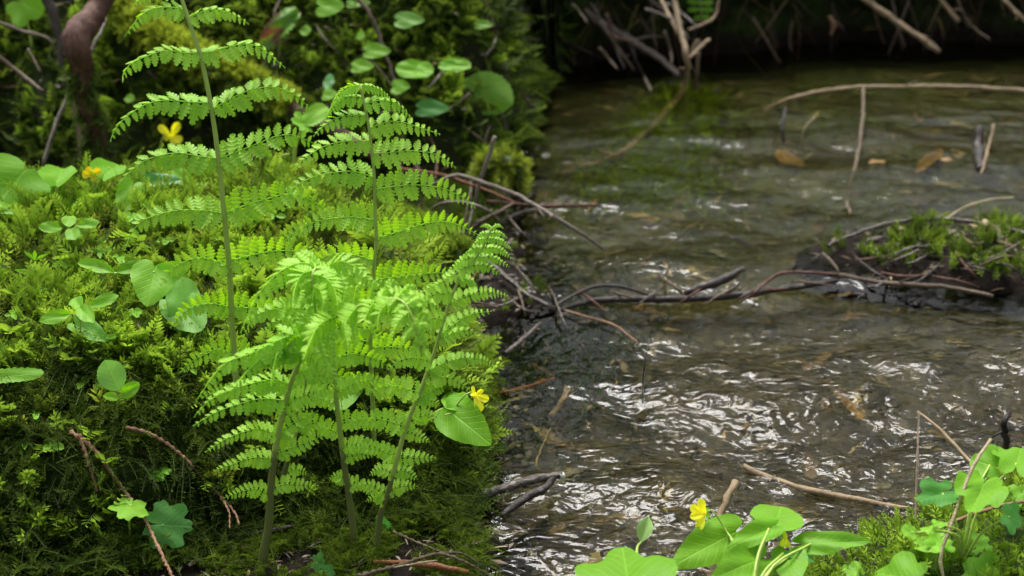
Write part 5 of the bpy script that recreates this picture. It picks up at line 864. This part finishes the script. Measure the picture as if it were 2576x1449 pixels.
A = [
 (dz([(447, -28), (400, -26), (362, -10), (333, 14)], -.02), 30, .25),
 (dz([(455, -20), (520, -48), (580, -40), (612, -10)], .02), 30, .25),
 (dz([(466, 32), (433, 18), (383, 22), (350, 43), (313, 92)], -.03), 34, .25), (dz([(474, 45), (500, 32), (533, 24), (567, 28), (600, 43), (626, 61)], .02), 36, .25),
 (dz([(500, 140), (467, 133), (417, 127), (367, 142), (330, 160), (311, 184), (308, 208)], -.035), 40, .25), (dz([(503, 141), (533, 130), (583, 115), (627, 111), (660, 123), (693, 150), (718, 171)], .02), 42, .3),
 (dz([(527, 267), (483, 257), (417, 252), (367, 263), (327, 287), (293, 320), (276, 357)], -.035), 46, .3), (dz([(531, 272), (583, 247), (633, 225), (683, 219), (727, 230), (760, 253), (781, 278)], .02), 46, .45),
 (dz([(547, 408), (500, 393), (450, 385), (400, 392), (360, 407), (322, 437), (293, 468)], -.035), 48, .4), (dz([(551, 404), (600, 380), (650, 360), (693, 343), (733, 339), (773, 353), (808, 372)], .025), 48, .6),
 (dz([(563, 541), (517, 530), (450, 529), (400, 539), (353, 559), (327, 596), (313, 632)], -.03), 44, .55), (dz([(565, 533), (617, 516), (667, 501), (717, 489), (767, 496), (807, 519), (840, 541)], .03), 46, .85),
 (dz([(577, 668), (540, 655), (500, 648), (467, 657), (433, 676), (402, 718)], -.03), 40, .85), (dz([(575, 656), (633, 642), (683, 632), (733, 631), (783, 642), (822, 662)], .03), 44, 1.0),
 (dz([(584, 774), (533, 764), (483, 772), (450, 796), (428, 826)], -.03), 34, 1.0), (dz([(582, 772), (633, 774), (683, 776), (733, 782), (772, 800)], .02), 38, 1.0),
 (dz([(588, 890), (552, 878), (519, 890), (486, 907), (451, 938)], -.03), 30, .8), (dz([(587, 880), (606, 880), (640, 895), (670, 925)], .02), 30, .8),
 (dz([(597, 1005), (575, 985), (545, 985), (510, 1000)], -.02), 24, .7), (dz([(597, 1010), (618, 1005), (650, 1020)], .02), 24, .7)]
frond('tallest fern frond, rising on the left out of the top of the picture', (600, 1078), [(597, 1010, 0), (589, 890, 0), (583, 800, .0), (577, 680, .002), (564, 540, .004), (549, 395, .008), (530, 263, .012), (505, 143, .016), (481, 70, .02), (455, -10, .026), (440, -60, .03)], A, 19, 9, .0)
Bp = [
 (dz([(906, 214), (880, 216), (855, 232), (835, 262), (818, 300)], -.02), 22, .2), (dz([(907, 214), (935, 217), (962, 230), (992, 258)], .015), 22, .2),
 (dz([(912, 244), (877, 243), (850, 255), (832, 275), (815, 300)], -.02), 28, .2), (dz([(918, 263), (954, 252), (987, 256), (1014, 273), (1038, 302)], .015), 32, .25),
 (dz([(923, 297), (884, 290), (847, 297), (814, 317), (788, 343)], -.025), 34, .3), (dz([(930, 322), (971, 307), (1007, 306), (1054, 320), (1108, 338)], .02), 38, .5),
 (dz([(932, 363), (887, 354), (837, 361), (787, 383), (736, 426)], -.03), 40, .4), (dz([(938, 393), (987, 383), (1037, 379), (1087, 385), (1121, 402), (1147, 423)], .02), 40, .6),
 (dz([(940, 441), (887, 431), (821, 437), (771, 452), (720, 484)], -.03), 42, .5), (dz([(942, 475), (1004, 467), (1071, 466), (1121, 476), (1165, 497), (1197, 524)], .025), 42, .75),
 (dz([(944, 558), (886, 546), (819, 552), (769, 568), (736, 590), (702, 616)], .0), 38, .75), (dz([(946, 603), (1002, 583), (1052, 567), (1102, 557), (1152, 565), (1207, 593)], .03), 40, 1.0),
 (dz([(943, 652), (886, 640), (836, 640), (795, 655), (755, 680)], .0), 36, 1.0), (dz([(940, 706), (1002, 697), (1052, 690), (1102, 686), (1155, 697)], .03), 40, 1.0),
 (dz([(937, 760), (890, 752), (840, 765), (800, 795)], .0), 32, 1.0), (dz([(935, 790), (985, 785), (1040, 800), (1085, 832)], .02), 36, 1.0), (dz([(934, 860), (890, 855), (850, 870), (815, 900)], 0), 30, 1.0), (dz([(935, 880), (985, 872), (1030, 880), (1070, 905)], .02), 34, 1.0),
 (dz([(936, 965), (890, 955), (850, 970), (815, 990)], .0), 26, 1), (dz([(936, 985), (980, 972), (1020, 985), (1050, 1005)], .02), 28, 1.0)]
frond('middle fern frond with a nodding tip, standing behind the drooping fronds', (944, 1192), [(941, 1098, 0), (936, 970, 0), (932, 840, 0), (939, 700, .002), (946, 603, .005), (943, 520, .008), (941, 440, .01), (936, 390, .012), (928, 320, .015), (917, 265, .017), (906, 214, .02)], Bp, 15, 6, .1)
Cp = [
 (dz([(1237, 574), (1222, 566), (1206, 572)], 0), 8, .4), (dz([(1238, 574), (1254, 566), (1268, 576)], 0), 8, .4), (dz([(1234, 588), (1212, 588), (1196, 604)], 0), 12, .4), (dz([(1235, 588), (1258, 586), (1278, 600)], 0), 12, .4),
 (dz([(1228, 600), (1205, 604), (1184, 624)], 0), 14, .4), (dz([(1230, 600), (1262, 606), (1292, 632)], 0), 14, .4), (dz([(1215, 620), (1190, 626), (1158, 652)], 0), 16, .4), (dz([(1216, 620), (1255, 626), (1290, 652)], 0), 17, .4),
 (dz([(1198, 646), (1165, 654), (1122, 686)], 0), 19, .5), (dz([(1200, 646), (1240, 648), (1282, 672)], 0), 20, .4), (dz([(1180, 674), (1140, 690), (1085, 724), (1044, 742)], -.01), 24, .5), (dz([(1180, 674), (1220, 668), (1258, 690)], 0), 22, .4),
 (dz([(1160, 704), (1185, 706), (1201, 722)], 0), 20, .4), (dz([(1140, 745), (1100, 738), (1055, 755), (1020, 785)], -.02), 28, .6), (dz([(1136, 768), (1179, 742), (1229, 735), (1278, 744)], .02), 26, .5),
 (dz([(1120, 805), (1085, 800), (1050, 815), (1010, 850)], -.02), 30, .6), (dz([(1110, 850), (1136, 820), (1176, 793), (1238, 782)], .02), 30, .5), (dz([(1108, 862), (1140, 838), (1175, 830), (1196, 838)], .0), 26, .4),
 (dz([(1086, 912), (1050, 900), (1010, 905), (975, 930)], -.02), 30, .7), (dz([(1084, 938), (1119, 913), (1169, 901), (1219, 906), (1256, 937)], .02), 26, .5), (dz([(1080, 950), (1120, 948), (1160, 965), (1185, 985)], -.01), 26, .6),
 (dz([(1052, 990), (997, 971), (954, 973), (928, 994)], -.01), 32, .7), (dz([(1056, 1000), (1085, 985), (1120, 976)], .0), 26, .8), (dz([(1050, 1006), (1085, 1008), (1105, 1022)], -.01), 22, .5),
 (dz([(1020, 1070), (961, 1055), (908, 1055), (860, 1078)], -.01), 30, .7), (dz([(1026, 1062), (1060, 1045), (1100, 1046)], .01), 28, .7), (dz([(1015, 1090), (1050, 1095), (1080, 1112)], -.01), 20, .6),
 (dz([(992, 1150), (951, 1130), (905, 1125), (872, 1124)], 0), 24, .7), (dz([(996, 1153), (1045, 1150), (1096, 1152)], 0), 24, .6), (dz([(985, 1190), (955, 1180), (930, 1195)], 0), 22, .6), (dz([(988, 1188), (1020, 1185), (1051, 1206)], 0), 22, .6),
 (dz([(966, 1240), (930, 1220), (886, 1223)], 0), 22, .6), (dz([(970, 1235), (1010, 1222), (1051, 1223)], 0), 22, .6), (dz([(962, 1262), (945, 1250), (920, 1262)], -.01), 18, .6)]
frond('young fern frond leaning right over the water, its tip still unrolling', (944, 1405), [(958, 1293, 0), (976, 1240, 0), (997, 1162, .002), (1025, 1063, .006), (1054, 992, .010), (1092, 887, .016), (1119, 797, .02), (1146, 723, .024), (1179, 670, .028), (1212, 627, .03), (1237, 574, .03)], Cp, 18, 5, .28)
Dp = [
 (dz([(772, 862), (740, 842), (702, 856), (636, 887), (569, 913), (529, 957), (490, 1014)], -.05), 46, .15, dict(crowd=1.05)),
 (dz([(760, 885), (725, 868), (686, 883), (640, 915), (605, 955), (578, 985)], -.05), 40, .15), (dz([(752, 905), (720, 868), (700, 885), (686, 930), (681, 972)], -.05), 34, .2),
 (dz([(795, 830), (820, 812), (790, 835), (775, 872), (760, 905)], -.06), 36, .2), (dz([(850, 794), (835, 800), (802, 818), (779, 863), (764, 902)], -.06), 38, .2),
 (dz([(900, 772), (882, 790), (868, 820), (876, 872)], -.05), 32, .2), (dz([(945, 756), (932, 772), (920, 797), (915, 830)], -.04), 32, .2), (dz([(985, 752), (970, 766), (955, 787), (948, 826)], -.04), 32, .2),
 (dz([(1015, 760), (1040, 765), (1068, 792), (1097, 860)], .0), 34, .3), (dz([(1000, 752), (1040, 745), (1085, 762), (1122, 795)], .02), 32, .3), (dz([(960, 752), (990, 738), (1040, 740), (1080, 750)], .03), 30, .4),
 (dz([(1030, 790), (1010, 800), (992, 830), (985, 870)], -.03), 24, .3), (dz([(1032, 800), (1060, 820), (1072, 850), (1080, 880)], .0), 24, .3), (dz([(1042, 830), (1022, 845), (1012, 870)], -.02), 18, .3), (dz([(1046, 840), (1064, 855), (1074, 885)], 0), 18, .3), (dz([(1055, 865), (1040, 880), (1035, 905)], -.01), 13, .3), (dz([(1058, 872), (1070, 890), (1072, 910)], -.01), 12, .3),
 (dz([(720, 1008), (670, 1003), (631, 1008), (550, 1034), (484, 1072)], -.03), 36, .25, dict(crowd=.95)), (dz([(735, 962), (690, 955), (652, 960), (591, 977), (530, 1005), (487, 1050)], -.03), 36, .3), (dz([(694, 1092), (660, 1080), (631, 1081), (570, 1103), (516, 1138)], -.03), 28, .4),
 (dz([(684, 1160), (650, 1150), (622, 1154), (582, 1168), (537, 1185)], -.02), 26, .5), (dz([(676, 1240), (645, 1230), (610, 1236), (562, 1253)], -.02), 24, .6),
 (dz([(694, 1090), (720, 1075), (754, 1054), (800, 1034)], .01), 30, .8), (dz([(686, 1140), (725, 1128), (766, 1115), (818, 1094)], .01), 28, .8), (dz([(680, 1228), (710, 1218), (745, 1218), (802, 1222)], .01), 24, .7),
 (dz([(716, 1020), (750, 1000), (800, 985), (858, 972)], -.02), 30, .6), (dz([(744, 945), (775, 930), (820, 918), (862, 912)], -.02), 30, .6)]
frond('front fern frond arching to the right and drooping towards the viewer', (655, 1434), [(664, 1385, 0), (675, 1328, 0), (682, 1222, 0), (692, 1134, .0), (710, 1045, -.002), (731, 967, -.005), (752, 913, -.01), (772, 866, -.015), (800, 828, -.022), (850, 794, -.03), (910, 768, -.038), (965, 752, -.045), (1010, 756, -.055), (1036, 795, -.062), (1050, 845, -.066), (1064, 895, -.068)], Dp, 27, 2.5, .30, auto=[(.58, .985, 12, 118, 34, .30)])
Ep = [
 (dz([(800, 672), (769, 662), (735, 667), (696, 690), (652, 737), (625, 790), (604, 840)], -.05), 44, .15), (dz([(812, 678), (850, 658), (886, 667), (922, 693), (934, 740)], -.03), 38, .25), (dz([(820, 700), (870, 690), (925, 702), (970, 738)], .01), 34, .4),
 (dz([(790, 676), (760, 690), (742, 725), (735, 775)], -.05), 36, .2), (dz([(786, 690), (820, 700), (842, 730), (850, 770)], -.04), 34, .2), (dz([(784, 705), (760, 720), (752, 760)], -.03), 26, .3), (dz([(785, 715), (805, 730), (815, 765)], -.03), 26, .3), (dz([(789, 740), (772, 755), (768, 785)], -.02), 18, .3), (dz([(790, 745), (806, 760), (810, 785)], -.02), 18, .3),
 (dz([(826, 720), (780, 735), (735, 750), (688, 780)], .0), 32, .8), (dz([(828, 745), (770, 775), (719, 772), (669, 783), (636, 803), (606, 862)], .0), 36, .5), (dz([(831, 780), (775, 800), (719, 803), (679, 817), (654, 860)], .0), 32, .5),
 (dz([(831, 770), (870, 755), (910, 770), (950, 800)], .02), 32, .8), (dz([(834, 830), (880, 815), (930, 830), (975, 860)], .01), 34, 1), (dz([(836, 860), (800, 850), (765, 865), (730, 890)], .01), 30, .9),
 (dz([(838, 905), (885, 890), (935, 900), (985, 925)], .01), 32, 1.0), (dz([(840, 925), (800, 915), (770, 925), (740, 945)], .01), 28, 1.0), (dz([(845, 985), (890, 965), (930, 955), (975, 960)], -.02), 28, .7), (dz([(847, 1010), (810, 1000), (780, 1010), (745, 1035)], .0), 26, .8),
 (dz([(854, 1065), (890, 1055), (930, 1065), (960, 1085)], .01), 28, .8), (dz([(856, 1085), (820, 1075), (790, 1090), (762, 1115)], .01), 24, .8), (dz([(866, 1125), (905, 1118), (951, 1130), (1002, 1160)], .0), 24, .7), (dz([(868, 1150), (905, 1142), (945, 1145)], .0), 22, .7), (dz([(876, 1205), (850, 1198), (828, 1208)], 0), 20, .7), (dz([(880, 1218), (905, 1215), (935, 1248)], 0), 20, .7)]
frond('upright fern frond behind the front one, its crown curled over and hanging', (894, 1388), [(884, 1293, 0), (874, 1225, 0), (866, 1169, 0), (852, 1056, .0), (843, 970, 0), (836, 837, .0), (831, 770, -.002), (826, 710, -.008), (812, 680, -.02), (796, 674, -.03), (786, 688, -.038), (785, 715, -.042), (790, 755, -.045), (796, 800, -.045)], Ep, 22, 4, .30, auto=[(.80, .985, 8, 90, 28, .35)])
Fp = [(dz([(716, 1190), (745, 1180), (775, 1192)], .01), 20, .7), (dz([(748, 1075), (790, 1062), (830, 1070), (862, 1092)], .01), 26, .8), (dz([(738, 1110), (700, 1100), (665, 1112)], .0), 22, .8), (dz([(766, 980), (730, 962), (690, 968)], .0), 26, .8), (dz([(772, 950), (820, 940), (865, 950), (905, 972)], .01), 30, .9), (dz([(778, 915), (735, 905), (700, 920), (668, 945)], .01), 28, .9), (dz([(784, 880), (745, 850), (705, 852), (660, 880)], .01), 30, .8), (dz([(788, 850), (830, 860), (880, 862), (930, 880)], .01), 30, .9), (dz([(792, 815), (755, 800), (715, 818), (690, 850)], .0), 28, .7), (dz([(795, 790), (835, 790), (880, 800), (920, 825)], .0), 28, .8)]
frond('shaded fern frond hidden behind the front stem', (688, 1312), [(702, 1240, 0), (717, 1184, 0), (735, 1120, 0), (749, 1070, 0), (766, 973, 0), (780, 900, 0), (790, 830, -.002), (800, 770, -.006)], Fp, 18, 5, .35)
# two far-off fern fronds and woods beyond, seen only in the stream's reflections
